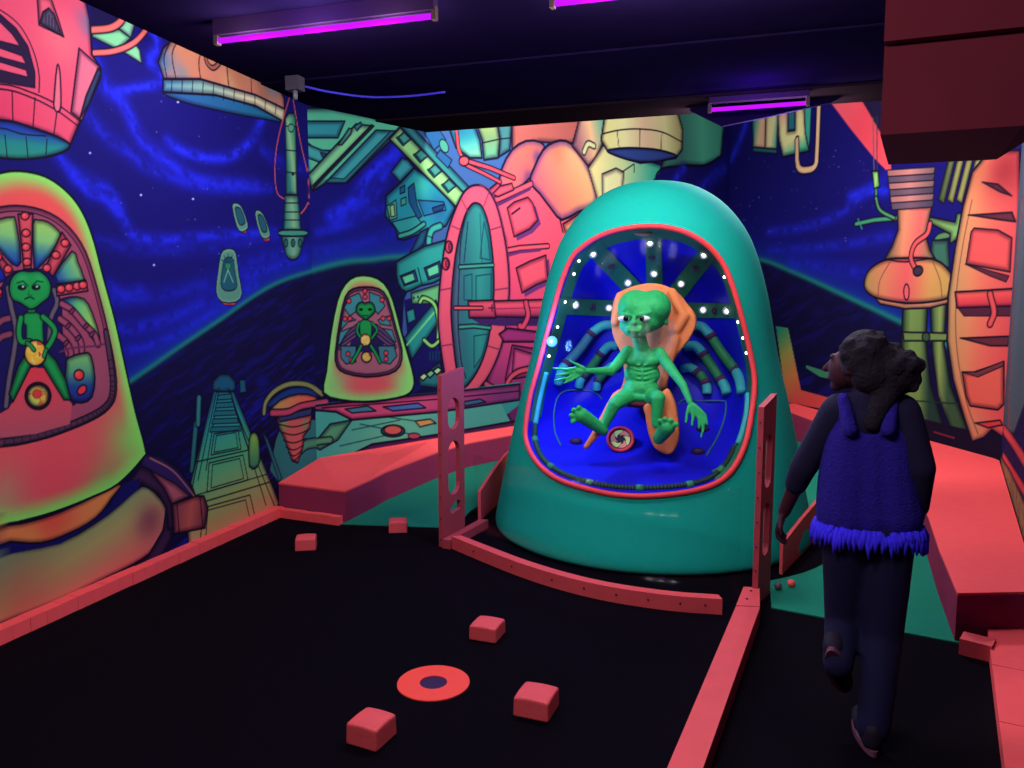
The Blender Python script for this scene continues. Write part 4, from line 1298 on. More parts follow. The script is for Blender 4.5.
# ------------------------------------------------------------------ perforated posts
WOOD_D = mat('coral_post_paint', (172, 58, 68), 0.7, noise=0.14, nscale=8, bump=0.12)


def post(label, a, b, h0, h1, thick, side, holes):
    """an upright board between floor points a (near) and b (far), with rounded slots"""
    a, b = Vector((a[0], a[1], 0)), Vector((b[0], b[1], 0))
    t = thing('slotted_post', label, 'post', tuple((a + b) / 2), 'slotted coral posts beside the pod')
    d = b - a
    L = d.length
    d.normalize()
    nn = Vector((d.y, -d.x, 0)) * side
    pts = [(0, .001), (L, .001), (L, h1), (0, h0)]
    loops = [pts] + holes
    bm = bmesh.new()
    # flat face with holes through a filled curve outline, then thickness
    edges = []
    for lp in loops:
        vs = [bm.verts.new((x, 0, z)) for x, z in lp]
        edges += [bm.edges.new((vs[i], vs[(i + 1) % len(vs)])) for i in range(len(vs))]
    bmesh.ops.triangle_fill(bm, edges=edges, use_beauty=True)
    ext = bmesh.ops.extrude_face_region(bm, geom=bm.faces[:])
    for v in ext['geom']:
        if isinstance(v, bmesh.types.BMVert):
            v.co.y += thick
    for v in bm.verts:
        v.co = a + d * v.co.x + nn * v.co.y + Vector((0, 0, v.co.z))
    finish('board', bm, WOOD_D, t)
    for z in [h0 * k / 8 + .05 for k in range(8)]:
        bm = bmesh.new()
        ball(bm, a + nn * thick * .5 - d * .002 + Vector((0, 0, z)), .005, 8, 6)
        finish('screw', bm, DARK_METAL, t)
    return t, a, d, nn


def slot(x0, x1, z0, z1, n=9):
    """stadium hole"""
    r = (x1 - x0) / 2
    cx = (x0 + x1) / 2
    out = []
    for k in range(n):
        an = math.pi * k / (n - 1)
        out.append((cx + r * math.cos(an), z1 - r * .9 + r * .9 * math.sin(an)))
    for k in range(n):
        an = math.pi + math.pi * k / (n - 1)
        out.append((cx + r * math.cos(an), z0 + r * .9 + r * .9 * math.sin(an)))
    return out


pa, pb = (-1.815, 4.44), (-1.772, 4.725)
hl = [slot(.075, .225, .74, .945), slot(.075, .225, .31, .665), [(.10, .185), (.235, .20), (.235, .25), (.18, .27), (.10, .235)]]
tp, a, d, nn = post('coral post with oval slots left of the big pod', pa, pb, 1.10, 1.13, .03, -1, hl)
bm = bmesh.new()
obox(bm, a + d * .24 + nn * -.036 + Vector((0, 0, .03)), d * .26, nn * .03, (0, 0, .029))
finish('foot_block', bm, WOOD_D, tp, bevel=0.003)
ra, rb = (.092, 4.03), (.158, 4.22)
hr = [slot(.05, .15, .60, .88), slot(.05, .15, .24, .52)]
tp, a, d, nn = post('coral post with oval slots right of the pod where the centre rail ends', ra, rb, 1.03, 1.08, .03, -1, hr)

# ------------------------------------------------------------------ clear guard along the curved rail
CLEAR = bpy.data.materials.new('clear_acrylic')
CLEAR.use_nodes = True
nt = CLEAR.node_tree
nt.nodes.clear()
out = nt.nodes.new('ShaderNodeOutputMaterial')
mxs = nt.nodes.new('ShaderNodeMixShader')
tr = nt.nodes.new('ShaderNodeBsdfTransparent')
tr.inputs['Color'].default_value = (.97, .97, .98, 1)
gl = nt.nodes.new('ShaderNodeBsdfGlossy')
gl.inputs['Roughness'].default_value = .10
lw_n = nt.nodes.new('ShaderNodeLayerWeight')
pw_n = nt.nodes.new('ShaderNodeMath')
pw_n.operation = 'POWER'
pw_n.inputs[1].default_value = 5
ma_n = nt.nodes.new('ShaderNodeMath')
ma_n.operation = 'MULTIPLY_ADD'
ma_n.inputs[1].default_value = .5
ma_n.inputs[2].default_value = .0015
nt.links.new(lw_n.outputs['Facing'], pw_n.inputs[0])
nt.links.new(pw_n.outputs[0], ma_n.inputs[0])
nt.links.new(ma_n.outputs[0], mxs.inputs[0])
nt.links.new(tr.outputs[0], mxs.inputs[1])
nt.links.new(gl.outputs[0], mxs.inputs[2])
nt.links.new(mxs.outputs[0], out.inputs['Surface'])
bm = bmesh.new()
prev = None
gpts = [p + (Vector((PX0, PY0, 0)) - p).normalized() * .075 for p in arc[2:]] + [Vector((.0, 3.985, 0))]
gpts = [Vector((*p, 0)) for p in catmull([(p.x, p.y) for p in gpts], 2)]
for p in gpts:
    dn = (Vector((PX0, PY0, 0)) - p).normalized()
    ring = [bm.verts.new(q) for q in (p + Vector((0, 0, .008)), p + Vector((0, 0, .62)), p + dn * .004 + Vector((0, 0, .62)), p + dn * .004 + Vector((0, 0, .008)))]
    if prev:
        for k in range(4):
            bm.faces.new((prev[k], prev[(k + 1) % 4], ring[(k + 1) % 4], ring[k]))
    prev = ring
o = finish('guard_screen', bm, CLEAR, smooth=True)
tag(o, 'clear curved acrylic guard standing behind the low curved rail', 'guard')

# side boards beside the pod
def fin(label, pts, tops, thick=.022):
    bm = bmesh.new()
    prev = None
    for p, h in zip(pts, tops):
        p = Vector((*p, 0))
        dn = (Vector((PX0, PY0, 0)) - p).normalized()
        ring = [bm.verts.new(q) for q in (p + Vector((0, 0, .007)), p + Vector((0, 0, h)), p + dn * thick + Vector((0, 0, h)), p + dn * thick + Vector((0, 0, .007)))]
        if prev:
            for k in range(4):
                bm.faces.new((prev[k], prev[(k + 1) % 4], ring[(k + 1) % 4], ring[k]))
        else:
            bm.faces.new(ring)
        prev = ring
    bm.faces.new(prev[::-1])
    o = finish('side_board', bm, CORAL_WOOD)
    return tag(o, label, 'board', 'coral side boards at the foot of the pod')


q0, q1 = at_z(478, 521, 0), at_z(503, 497, 0)
fin('coral side board rising behind the left post against the pod', [(q0.x, q0.y), ((q0.x + q1.x) / 2, (q0.y + q1.y) / 2), (q1.x, q1.y), (q1.x + .02, q1.y + .5)], [.22, .29, .34, .40])
q0, q1 = at_z(782, 576, 0), at_z(820, 536, 0)
fin('coral side board rising from the right post behind the walking person', [(q0.x, q0.y), ((q0.x + q1.x) / 2, (q0.y + q1.y) / 2), (q1.x, q1.y), (q1.x + .16, q1.y + .6), (q1.x + .12, q1.y + 1.3)], [.19, .235, .27, .33, .42])
# dropped golf balls by the right post
q = at_z(791, 588, 0)
bm = bmesh.new()
ball(bm, (0, 0, .0215), .0213, 18, 12)
o = finish('golf_ball', bm, mat('coral_golf_ball', (255, 96, 90), .35), smooth=True)
o.location = (q.x, q.y, .006)
tag(o, 'bright coral golf ball on the green carpet beside the right post', 'golf ball')
q = at_z(778, 591, 0)
bm = bmesh.new()
ball(bm, (0, 0, .0215), .0213, 18, 12)
o = finish('golf_ball', bm, mat('dull_golf_ball', (96, 70, 86), .25, spec=.6), smooth=True)
o.location = (q.x, q.y, .006)
tag(o, 'dull grey golf ball next to the coral one beside the right post', 'golf ball')
# ------------------------------------------------------------------ the pod
PROF = catmull([(1.045, .005), (1.075, .05), (1.04, .25), (.968, .6), (.908, .87), (.825, 1.2), (.742, 1.62), (.65, 1.92), (.546, 2.10), (.405, 2.24), (.23, 2.33), (.0, 2.367)], 16)
PROF = [(max(0.0, float(r)), float(z)) for r, z in PROF]
AX = Vector((PX0, PY0, 0))
pod = thing('alien_pod', 'big teal egg-shaped pod with a lit window standing on the green carpet', 'pod', (PX0, PY0, .006))

# full surface of the shell, used to find where the window border lies
bm = bmesh.new()
NA = 72
rings = [[bm.verts.new((PX0 + r * math.cos(2 * math.pi * k / NA), PY0 + r * math.sin(2 * math.pi * k / NA), z)) for k in range(NA)] for r, z in PROF[:-1]]
for a, b in zip(rings, rings[1:]):
    for k in range(NA):
        bm.faces.new((a[k], a[(k + 1) % NA], b[(k + 1) % NA], b[k]))
bvh_shell = BVHTree.FromBMesh(bm)
bm.free()


def hit(bvh, u, v):
    r = ray(u, v).normalized()
    h = bvh.ray_cast(EYEV, r)
    return h[0]


WIN = [(650, 226), (622, 229), (600, 236), (584, 246), (572, 258), (562, 282), (554, 310), (546, 340), (538, 370), (531, 395), (527, 420), (526, 436), (530, 450), (538, 463), (550, 474), (565, 482), (588, 489), (612, 494),
       (635, 496), (655, 495.5), (680, 493), (700, 489), (716, 483), (728, 474), (738, 460), (746, 440), (751, 415), (754, 388), (753, 370), (748, 345), (742, 320), (735, 295), (725, 268), (712, 250), (695, 237), (675, 229)]
WIN = [tuple(p) for p in catmull(WIN, 5, True)]
EDGE = [hit(bvh_shell, u, v) for u, v in WIN]
assert all(EDGE)
# window outline unrolled on the shell: (angle, height)
UNR = [(math.atan2(p.x - PX0, -(p.y - PY0)), p.z) for p in EDGE]


def inside(a, z):
    c = False
    n = len(UNR)
    for i in range(n):
        (x0, y0), (x1, y1) = UNR[i], UNR[(i + 1) % n]
        if (y0 > z) != (y1 > z) and a < x0 + (z - y0) * (x1 - x0) / (y1 - y0):
            c = not c
    return c


angs = [-math.pi + 2 * math.pi * k / 60 for k in range(60)]
angs = sorted(set([a for a in angs if abs(a) > 1.35] + [-1.35 + 2.7 * k / 260 for k in range(261)]))
zs = []
fine = catmull([(r, z) for r, z in PROF], 4)
bm = bmesh.new()
rows = []
for r, z in fine[:-1]:
    r = max(float(r), 0.004)
    rows.append((float(z), [bm.verts.new((PX0 + r * math.sin(a), PY0 - r * math.cos(a), float(z))) for a in angs]))
na = len(angs)
for (z0, a), (z1, b) in zip(rows, rows[1:]):
    for k in range(na):
        k1 = (k + 1) % na
        am = angs[k] + .5 * ((angs[k1] - angs[k]) if k1 else (2 * math.pi / 60))
        if abs(am) < 1.35 and inside(am, (z0 + z1) / 2):
            continue
        bm.faces.new((a[k], a[k1], b[k1], b[k]))
bm.faces.new(rows[-1][1])
for v in [v for v in bm.verts if not v.link_faces]:
    bm.verts.remove(v)
shell = finish('shell', bm, TEAL, pod, smooth=True)
sol = shell.modifiers.new('thickness', 'SOLIDIFY')
sol.thickness = .012
sol.offset = -1
bm = bmesh.new()
bmesh.ops.create_cone(bm, cap_ends=True, segments=72, radius1=1.02, radius2=1.03, depth=.012, matrix=Matrix.Translation((PX0, PY0, .012)))
finish('base', bm, BLACK_PAINT, pod)

# coral border round the window
TRIM = mat('red_window_border', (244, 66, 70), .6)
bm = bmesh.new()
tube(bm, [p + (p - Vector((PX0, PY0, p.z))).normalized() * .004 for p in EDGE[::2]], .0165, 10, True)
finish('window_border', bm, TRIM, pod, smooth=True)

# niche behind the window
G = sum(EDGE, Vector()) / len(EDGE)
DIN = (Vector((PX0, PY0, 0)) - Vector((G.x, G.y, 0))).normalized()
DEP = .64
ZT, ZB = max(p.z for p in EDGE), min(p.z for p in EDGE)


def niche(i, s):
    p = EDGE[i]
    low = sstep(np.array(1 - (p.z - ZB) / (ZT - ZB)), .68, 1.0)
    e = 7.0 - 3.4 * float(low)
    return G + (p - G) * s * (1 - .04 * (1 - s)) + DIN * (DEP * (1 - s ** e) + .012)


SS = [1.0, .985, .97, .955, .94, .92, .90, .87, .83, .78, .72, .64, .54, .42, .3, .18, .08]
NE = len(EDGE)
BLUE = mat('deep_blue_panel_paint', (18, 16, 200), .5, noise=.12, nscale=10, spec=.25)
DGREEN = mat('dark_green_frame_paint', (36, 116, 82), .7, noise=.1)
HTEAL = mat('teal_hose_paint', (56, 172, 170), .6)
HGREEN = mat('green_hose_paint', (36, 122, 70), .6)
HBLUE = mat('blue_green_hose_paint', (44, 112, 140), .6)
PURP = mat('dark_purple_band', (70, 40, 84), .7)


def ringmesh(ss, cap):
    bm = bmesh.new()
    rr = [[bm.verts.new(niche(i, s)) for i in range(NE)] for s in ss]
    for a, b in zip(rr, rr[1:]):
        for k in range(NE):
            bm.faces.new((a[k], a[(k + 1) % NE], b[(k + 1) % NE], b[k]))
    if cap:
        bm.faces.new(rr[-1])
    return bm


bm = ringmesh(SS, True)
bvh_n = BVHTree.FromBMesh(bm)
finish('niche', bm, BLUE, pod, smooth=True)


def on_niche(u, v, lift=.0):
    h = hit(bvh_n, u, v)
    if h is None:
        return None
    return h + (EYEV - h).normalized() * lift


def strip(name, left, right, m, thick=.014, parent=pod, n=10):
    """a flat raised strip lying on the niche between two traced edges"""
    L = [np.array(left[0]) + (np.array(left[1]) - np.array(left[0])) * k / n for k in range(n + 1)]
    R = [np.array(right[0]) + (np.array(right[1]) - np.array(right[0])) * k / n for k in range(n + 1)]
    bm = bmesh.new()
    rows = []
    for a, b in zip(L, R):
        row = []
        for k in range(5):
            u, v = a + (b - a) * k / 4
            p = on_niche(u, v, thick)
            if p is None:
                break
            row.append(p)
        if len(row) == 5:
            lo = [on_niche(*(a), -.004), on_niche(*(b), -.004)]
            rows.append([bm.verts.new(q) for q in [lo[0]] + row + [lo[1]]])
    for a, b in zip(rows, rows[1:]):
        for k in range(6):
            bm.faces.new((a[k], a[k + 1], b[k + 1], b[k]))
    return finish(name, bm, m, parent)


# dark green frame just inside the border, open at the bottom
bm = bmesh.new()
prev = None
for i in list(range(NE - 70, NE)) + list(range(0, 52)):
    w_ = [niche(i, s) + (EYEV - niche(i, s)).normalized() * .006 for s in (.988, .972, .956, .94)]
    row = [bm.verts.new(q) for q in w_]
    if prev:
        for k in range(3):
            bm.faces.new((prev[k], prev[k + 1], row[k + 1], row[k]))
    prev = row
finish('inner_frame', bm, DGREEN, pod, smooth=True)


def quad(c0, c1, hw):
    e = np.array(c1, float) - np.array(c0, float)
    nrm = np.array((-e[1], e[0])) / np.hypot(*e) * hw
    return [tuple(c0 + nrm), tuple(c1 + nrm)], [tuple(c0 - nrm), tuple(c1 - nrm)]


for c0, c1, hw in (((653, 234), (655, 296), 8), ((592, 246), (640, 296), 9), ((712, 248), (676, 294), 9), ((558, 306), (622, 309), 8), ((676, 310), (742, 311), 7.5)):
    l, r = quad(np.array(c0), np.array(c1), hw)
    strip('rib', l, r, DGREEN)

LAMP = mat('white_lamp_glow', (255, 250, 245), .3, emit=(255, 250, 250), strength=4.5)
CHROME = mat('grey_lamp_ring', (170, 176, 180), .35)
LENS_D = mat('unlit_purple_lens', (74, 28, 74), .4)


def lamp(u, v, r, lit=True, ring=True, lift=.022):
    p = on_niche(u, v, lift) or hit(bvh_shell, u, v)
    vd = (EYEV - p).normalized()
    bm = bmesh.new()
    ball(bm, p + vd * .004, r * .78, 14, 8)
    o = finish('lamp', bm, LAMP if lit else LENS_D, pod, smooth=True)
    if not lit:
        o['label'] = 'unlit purple lamp'
    if ring:
        bm = bmesh.new()
        e1 = vd.orthogonal().normalized()
        e2 = vd.cross(e1)
        rr = r * 1.35
        tube(bm, [p + (e1 * math.cos(k * math.pi / 8) + e2 * math.sin(k * math.pi / 8)) * rr for k in range(16)], r * .36, 8, True)
        finish('lamp_ring', bm, CHROME if lit else PURP, o, smooth=True)


for u, v in ((593, 254), (628, 283), (650, 243), (654, 274), (704, 255), (681, 284), (575, 305), (609, 308), (703, 310), (727, 311)):
    lamp(u, v, .017)
for u, v in ((611, 266), (652, 257), (696, 267), (592, 307), (715, 311)):
    lamp(u, v, .014, False)
for u, v in ((579, 261), (574, 274), (557.5, 327), (549, 356), (724.5, 277), (738, 322), (743, 338), (746.5, 353), (565, 302)):
    lamp(u, v, .012, True, False, .012)
# peach lens at the top of the window
p = on_niche(643, 233, .012) or hit(bvh_shell, 643, 233)
bm = bmesh.new()
ball(bm, p, (.055, .02, .018), 18, 10)
o = finish('top_lens', bm, mat('peach_lens', (226, 150, 100), .5), pod, smooth=True)

# hoses
def hose(segs, r):
    """segs: list of (material, points (u, v, lift))"""
    root = None
    for m, pts in segs:
        P3 = [on_niche(u, v, l) for u, v, l in pts]
        P3 = [Vector(q) for q in catmull([tuple(q) for q in P3], 5)]
        bm = bmesh.new()
        tube(bm, P3, r, 12)
        if root is None:
            root = finish('hose', bm, m, pod, smooth=True)
        else:
            finish('hose_section', bm, m, root, smooth=True)
            a = P3[0]
            dd = (P3[1] - P3[0]).normalized()
            bm = bmesh.new()
            tube(bm, [a - dd * .016, a + dd * .016], r * 1.12, 12)
            finish('hose_band', bm, PURP, root, smooth=True)


hose([(HTEAL, [(694, 326, .02), (702, 327, .05), (711, 336, .06)]), (HGREEN, [(711, 336, .06), (722, 353, .06), (736, 371, .05)]), (HTEAL, [(736, 371, .05), (740, 380, .05), (742, 393, .04)])], .034)
hose([(HTEAL, [(686, 347, .02), (695, 346, .06), (703, 354, .07)]), (HGREEN, [(703, 354, .07), (712, 367, .07), (721, 380, .06)]), (HTEAL, [(721, 380, .06), (725, 387, .05), (727, 394, .04)])], .034)
hose([(HTEAL, [(682, 369, .02), (690, 368, .06), (697, 372, .07)]), (HGREEN, [(697, 372, .07), (702, 377, .07), (705, 382, .06)]), (HTEAL, [(705, 382, .06), (707, 388, .05), (707, 394, .04)])], .032)
hose([(HTEAL, [(614, 325, .02), (602, 326, .05), (591, 334, .06)]), (HBLUE, [(591, 334, .06), (579, 350, .06), (566, 364, .05)]), (HTEAL, [(566, 364, .05), (561, 372, .05), (558, 384, .03)])], .034)
hose([(HTEAL, [(617, 346, .02), (609, 346, .05), (601, 354, .06)]), (HGREEN, [(601, 354, .06), (592, 366, .06), (583, 376, .05)]), (HTEAL, [(583, 376, .05), (580, 382, .05), (579, 387, .03)])], .032)
hose([(HTEAL, [(618, 368, .02), (612, 366, .05), (606, 371, .06)]), (HGREEN, [(606, 371, .06), (601, 377, .06), (598, 381, .05)]), (HTEAL, [(598, 381, .05), (597, 385, .05), (597, 390, .03)])], .030)

# raised outlines of the two side panels, and dark knobs
LINE = mat('blue_green_piping', (46, 104, 130), .6)
for pts in ([(561, 446), (555, 432), (554, 412), (558, 397), (566, 391), (580, 390), (594, 392), (602, 399)], [(678, 404), (684, 400), (700, 401), (722, 401), (726, 404), (724, 420), (716, 440), (706, 456)]):
    P3 = [on_niche(u, v, .006) for u, v in pts]
    bm = bmesh.new()
    tube(bm, [Vector(q) for q in catmull([tuple(q) for q in P3], 5)], .0065, 8)
    finish('panel_piping', bm, LINE, pod, smooth=True)
for u, v in ((576, 442), (703, 429), (698, 452)):
    p = on_niche(u, v, .004)
    bm = bmesh.new()
    ball(bm, p, (.045, .03, .03), 16, 8)
    finish('knob', bm, mat('violet_black_knob', (44, 20, 74), .6), pod, smooth=True)

# ribbed conduit lying inside the lower border
def conduit(u_pts, m_, r, ribs=False):
    P3 = [on_niche(u, v, .012) or hit(bvh_shell, u, v) for u, v in u_pts]
    P3 = [Vector(q) for q in catmull([tuple(q) for q in P3], 8)]
    bm = bmesh.new()
    if ribs:                                           # ribbed hose: fat and thin rings by turns, black between
        Q, rs = [], []
        for a, b in zip(P3, P3[1:]):
            for k in range(4):
                Q.append(a + (b - a) * (k / 4))
                rs.append(r * (1.15 if k < 2 else .85))
        tube(bm, Q, rs, 10)
        bm.faces.ensure_lookup_table()
        for i, f in enumerate(bm.faces):
            f.material_index = 1 if (i // 10) % 4 >= 2 else 0
        m_ = [m_, mat('black_conduit_rib', (20, 26, 30), .6)]
    else:
        tube(bm, P3, r, 10)
    root = finish('conduit', bm, m_, pod, smooth=True)
    return P3, root


conduit([(546, 372), (541, 392), (537, 412), (535, 424)], HTEAL, .020)
conduit([(748, 394), (747, 412), (743, 430), (738, 444)], HTEAL, .018)
P3, root = conduit([(535, 425), (535, 440), (541, 456), (553, 468), (571, 477), (596, 484), (622, 487.5), (650, 488), (678, 486), (700, 482), (716, 474), (727, 462), (735, 446)], mat('dark_green_conduit', (30, 84, 62), .6), .017, True)
for k in range(8, len(P3) - 2, 15):
    dd = (P3[k + 1] - P3[k]).normalized()
    bm = bmesh.new()
    tube(bm, [P3[k] - dd * .02, P3[k] + dd * .02], .022, 10)
    finish('conduit_clip', bm, mat('green_clip', (52, 140, 92), .6), root, smooth=True)

# round emblem on the sloping panel
EC = on_niche(620.5, 439.5, .075)
e_r = (on_niche(632, 439.5) - on_niche(609, 439.5)).normalized()
e_u = (on_niche(620.5, 430) - on_niche(620.5, 449)).normalized()
e_n = e_r.cross(e_u).normalized()
if e_n.dot(EYEV - EC) < 0:
    e_n = -e_n
e_n = (e_n * .45 + (EYEV - EC).normalized() * .55).normalized()
e_r = (e_r - e_n * e_r.dot(e_n)).normalized()
e_u = e_n.cross(e_r)
ER = 13.6 * (EC - EYEV).length / FPX


def em(x, y, h=0):
    return EC + e_r * x * ER + e_u * y * ER + e_n * h


bm = bmesh.new()
tube(bm, [em(.9 * math.cos(k * math.pi / 20), .9 * math.sin(k * math.pi / 20), .008) for k in range(40)], ER * .13, 8, True)
emb = finish('emblem', bm, TRIM, pod, smooth=True)


def plate(name, pts, h, m):
    bm = bmesh.new()
    lo = [bm.verts.new(em(x, y, h - .006)) for x, y in pts]
    hi = [bm.verts.new(em(x, y, h)) for x, y in pts]
    bm.faces.new(hi)
    for i in range(len(pts)):
        j = (i + 1) % len(pts)
        bm.faces.new((lo[i], lo[j], hi[j], hi[i]))
    return finish(name, bm, m, emb)


plate('emblem_disc', [(.82 * math.cos(k * math.pi / 20), .82 * math.sin(k * math.pi / 20)) for k in range(40)], .006, mat('maroon_black_disc', (50, 14, 30), .6))
for j in range(6):
    a0 = j * math.pi / 3 + .3
    outer = [(math.cos(a0 + .95 * k / 8) * .70, math.sin(a0 + .95 * k / 8) * .70) for k in range(9)]
    inner_ = [(math.cos(a0 + .95 + .55 * k / 8) * (.70 - .44 * k / 8) * .98, math.sin(a0 + .95 + .55 * k / 8) * (.70 - .44 * k / 8) * .98) for k in range(1, 9)]
    back = [(math.cos(a0 + 1.5 - 1.2 * k / 6) * (.26 + .18 * k / 6), math.sin(a0 + 1.5 - 1.2 * k / 6) * (.26 + .18 * k / 6)) for k in range(1, 7)]
    plate('emblem_blade', outer + inner_ + back, .010, mat('yellow_green_blade', (236, 244, 120), .6) if j % 2 else mat('salmon_blade', (250, 150, 110), .6))

# clear pane bowed over the window
bm = bmesh.new()
rr = []
for s in (1.0, .8, .55, .3):
    row = []
    for i in range(0, NE, 2):
        q = G + (EDGE[i] - G) * s
        h = Vector((q.x - PX0, q.y - PY0, 0)).normalized()
        # stay on the shell's own curve
        rz = float(np.interp(q.z, [z for _, z in PROF], [r for r, _ in PROF]))
        row.append(bm.verts.new(Vector((PX0, PY0, q.z)) + h * (rz - .012)))
    rr.append(row)
for a, b in zip(rr, rr[1:]):
    for k in range(len(a)):
        bm.faces.new((a[k], a[(k + 1) % len(a)], b[(k + 1) % len(a)], b[k]))
bm.faces.new(rr[-1])
finish('window_pane', bm, CLEAR, pod, smooth=True)

# blue spotlight clipped to the left of the window
p = hit(bvh_shell, 553, 341) + Vector((0.004, -.045, 0))
t = thing('spotlight', 'glowing blue-white spotlight at the left border of the pod window', 'lamp', tuple(p))
bm = bmesh.new()
ball(bm, p, .034, 20, 14)
finish('bulb', bm, mat('cyan_bulb_glow', (8, 30, 70), .3, emit=(120, 205, 255), strength=1.15), t, smooth=True)
bm = bmesh.new()
tube(bm, [p + Vector((.002, .018, -.01)), p + Vector((.004, .046, -.014))], [.03, .018], 14)
finish('socket', bm, mat('blue_lamp_socket', (40, 60, 170), .5), t, smooth=True)
SPOT = p

# ------------------------------------------------------------------ seat inside the pod
ORANGE = mat('orange_seat_foam', (255, 146, 84), .75, noise=.12, nscale=24, bump=.35, bscale=60)
c = at_y(650, 350, 5.0)
seat = thing('pod_seat', 'orange sculpted high-backed seat inside the big pod behind the alien', 'seat', tuple(at_y(645, 400, 4.95)))


def slab(outline, y_front, thick, bulge=0.0):
    bm = bmesh.new()
    fr_ = [at_y(u, v, y_front) for u, v in outline]
    cc = sum(fr_, Vector()) / len(fr_)
    f = [bm.verts.new(q) for q in fr_]
    b = [bm.verts.new(q + Vector((0, thick, 0))) for q in fr_]
    bm.faces.new(f)
    bm.faces.new(b[::-1])
    for i in range(len(f)):
        j = (i + 1) % len(f)
        bm.faces.new((f[i], f[j], b[j], b[i]))
    bmesh.ops.recalc_face_normals(bm, faces=bm.faces)
    return bm


back = [(611, 326), (612, 306), (617, 294), (630, 287), (650, 283), (666, 286), (678, 293), (686, 303), (694, 313), (696, 324), (690, 338), (681, 350), (673, 362), (668, 378), (664, 396), (652, 404), (630, 404), (618, 398), (624, 376), (620, 352), (614, 340)]
bm = slab([tuple(p) for p in catmull(back, 3, True)], 4.97, .09)
for (u0, v0), (u1, v1), r in (((684, 316), (676, 330), .035), ((672, 292), (684, 318), .03), ((620, 296), (615, 322), .03), ((676, 338), (662, 385), .03)):
    capsule(bm, at_y(u0, v0, 4.96), at_y(u1, v1, 4.96), r, r)
bm2 = bm
blend_mesh('backrest', bm2, ORANGE, .011, 6, seat)
bm = bmesh.new()
pts = [(630, 392, 4.9), (618, 398, 4.8), (608, 414, 4.72), (597, 432, 4.68), (586, 447, 4.66)]
rs = [.05, .045, .038, .028, .018]
for k in range(4):
    capsule(bm, at_y(*pts[k]), at_y(*pts[k + 1]), rs[k], rs[k + 1])
blend_mesh('leg_rest', bm, ORANGE, .009, 5, seat)
bm = slab([tuple(p) for p in catmull([(660, 394), (667, 389), (673, 398), (677, 412), (679, 436), (675, 450), (667, 455), (655, 449), (648, 434), (645, 416), (643, 407), (650, 402)], 3, True)], 4.70, .07)
blend_mesh('leg_rest', bm, ORANGE, .009, 5, seat)
bm = bmesh.new()
ball(bm, at_y(642, 402, 4.86), (.17, .14, .035), 20, 10)
finish('cushion', bm, mat('dark_maroon_cushion', (86, 30, 44), .8), seat, smooth=True)

# ------------------------------------------------------------------ the alien
SKIN = mat('green_alien_skin', (44, 186, 98), .6, noise=.32, nscale=14, bump=.55, bscale=38)
al = thing('alien_figure', 'green alien figure with a huge head sitting in the orange seat in the pod', 'alien', tuple(at_y(642, 400, 4.84)))
A = at_y
bm = bmesh.new()
# head: wide cranium with a shallow cleft, small face turned to the left
ball(bm, A(645, 312, 4.79), (.150, .145, .126), 32, 20)
ball(bm, A(636, 308, 4.785), (.112, .135, .112), 28, 18)
ball(bm, A(654, 308, 4.785), (.104, .135, .110), 28, 18)
ball(bm, A(642, 321, 4.745), (.118, .105, .078), 28, 16)
ball(bm, A(636, 325, 4.71), (.102, .085, .068), 24, 14)
ball(bm, A(634.5, 330, 4.685), (.072, .06, .044), 20, 12)
ball(bm, A(634, 335, 4.668), (.030, .034, .022), 16, 10)
capsule(bm, A(618.5, 312.8, 4.664), A(630.5, 315.2, 4.628), .012, .012)
capsule(bm, A(637.5, 315.2, 4.628), A(650, 312.4, 4.658), .012, .012)
capsule(bm, A(634, 317, 4.635), A(634, 322.5, 4.612), .011, .014)
ball(bm, A(631.8, 323, 4.618), .0085, 10, 8)
ball(bm, A(636.2, 323, 4.618), .0085, 10, 8)
capsule(bm, A(627, 328, 4.626), A(641, 328, 4.626), .0085, .0085)
capsule(bm, A(628, 330.6, 4.624), A(640, 330.6, 4.624), .0095, .0095)
ball(bm, A(666.5, 322, 4.77), (.012, .026, .022))
# neck and trunk
capsule(bm, A(638, 334, 4.75), A(643, 352, 4.81), .042, .048)
ball(bm, A(643, 359, 4.81), (.118, .07, .07), 24, 14)
ball(bm, A(634, 361, 4.772), (.05, .035, .035))
ball(bm, A(651, 361, 4.772), (.05, .035, .035))
ball(bm, A(642, 374, 4.81), (.112, .068, .085), 24, 14)
ball(bm, A(641, 388, 4.80), (.112, .072, .065), 24, 14)
ball(bm, A(640, 396, 4.80), (.115, .075, .045), 24, 14)
for k in range(6):                                     # ribs
    for sgn in (-1, 1):
        v_ = 364 + k * 4.6
        capsule(bm, A(642 + sgn * 2.5, v_ + 1.5, 4.7385), A(642 + sgn * (14.5 - k * .5), v_ - 1.5, 4.772), .0065, .0065, 8)
# arms
capsule(bm, A(628, 352, 4.80), A(611, 371, 4.70), .041, .029)
capsule(bm, A(611, 371, 4.70), A(588, 371, 4.60), .029, .018)
ball(bm, A(580, 371, 4.585), (.034, .016, .026))
for ch in ([(584, 368), (577, 364.5), (570, 361)], [(577, 368), (566, 369.5), (553, 368.5)], [(576, 371), (566, 374), (557, 375)], [(577, 373.5), (568, 378), (555, 380.5)], [(580, 375), (572, 380), (564, 383)]):
    c3 = [A(u, v, 4.585 - .008 * k) for k, (u, v) in enumerate(ch)]
    capsule(bm, c3[0], c3[1], .0115, .0095, 10)
    capsule(bm, c3[1], c3[2], .0095, .007, 10)
capsule(bm, A(659, 353, 4.80), A(674, 373, 4.72), .040, .030)
capsule(bm, A(674, 373, 4.72), A(683, 385, 4.66), .030, .025)
capsule(bm, A(683, 385, 4.66), A(690, 402, 4.60), .025, .018)
ball(bm, A(693, 407, 4.59), (.028, .016, .026))
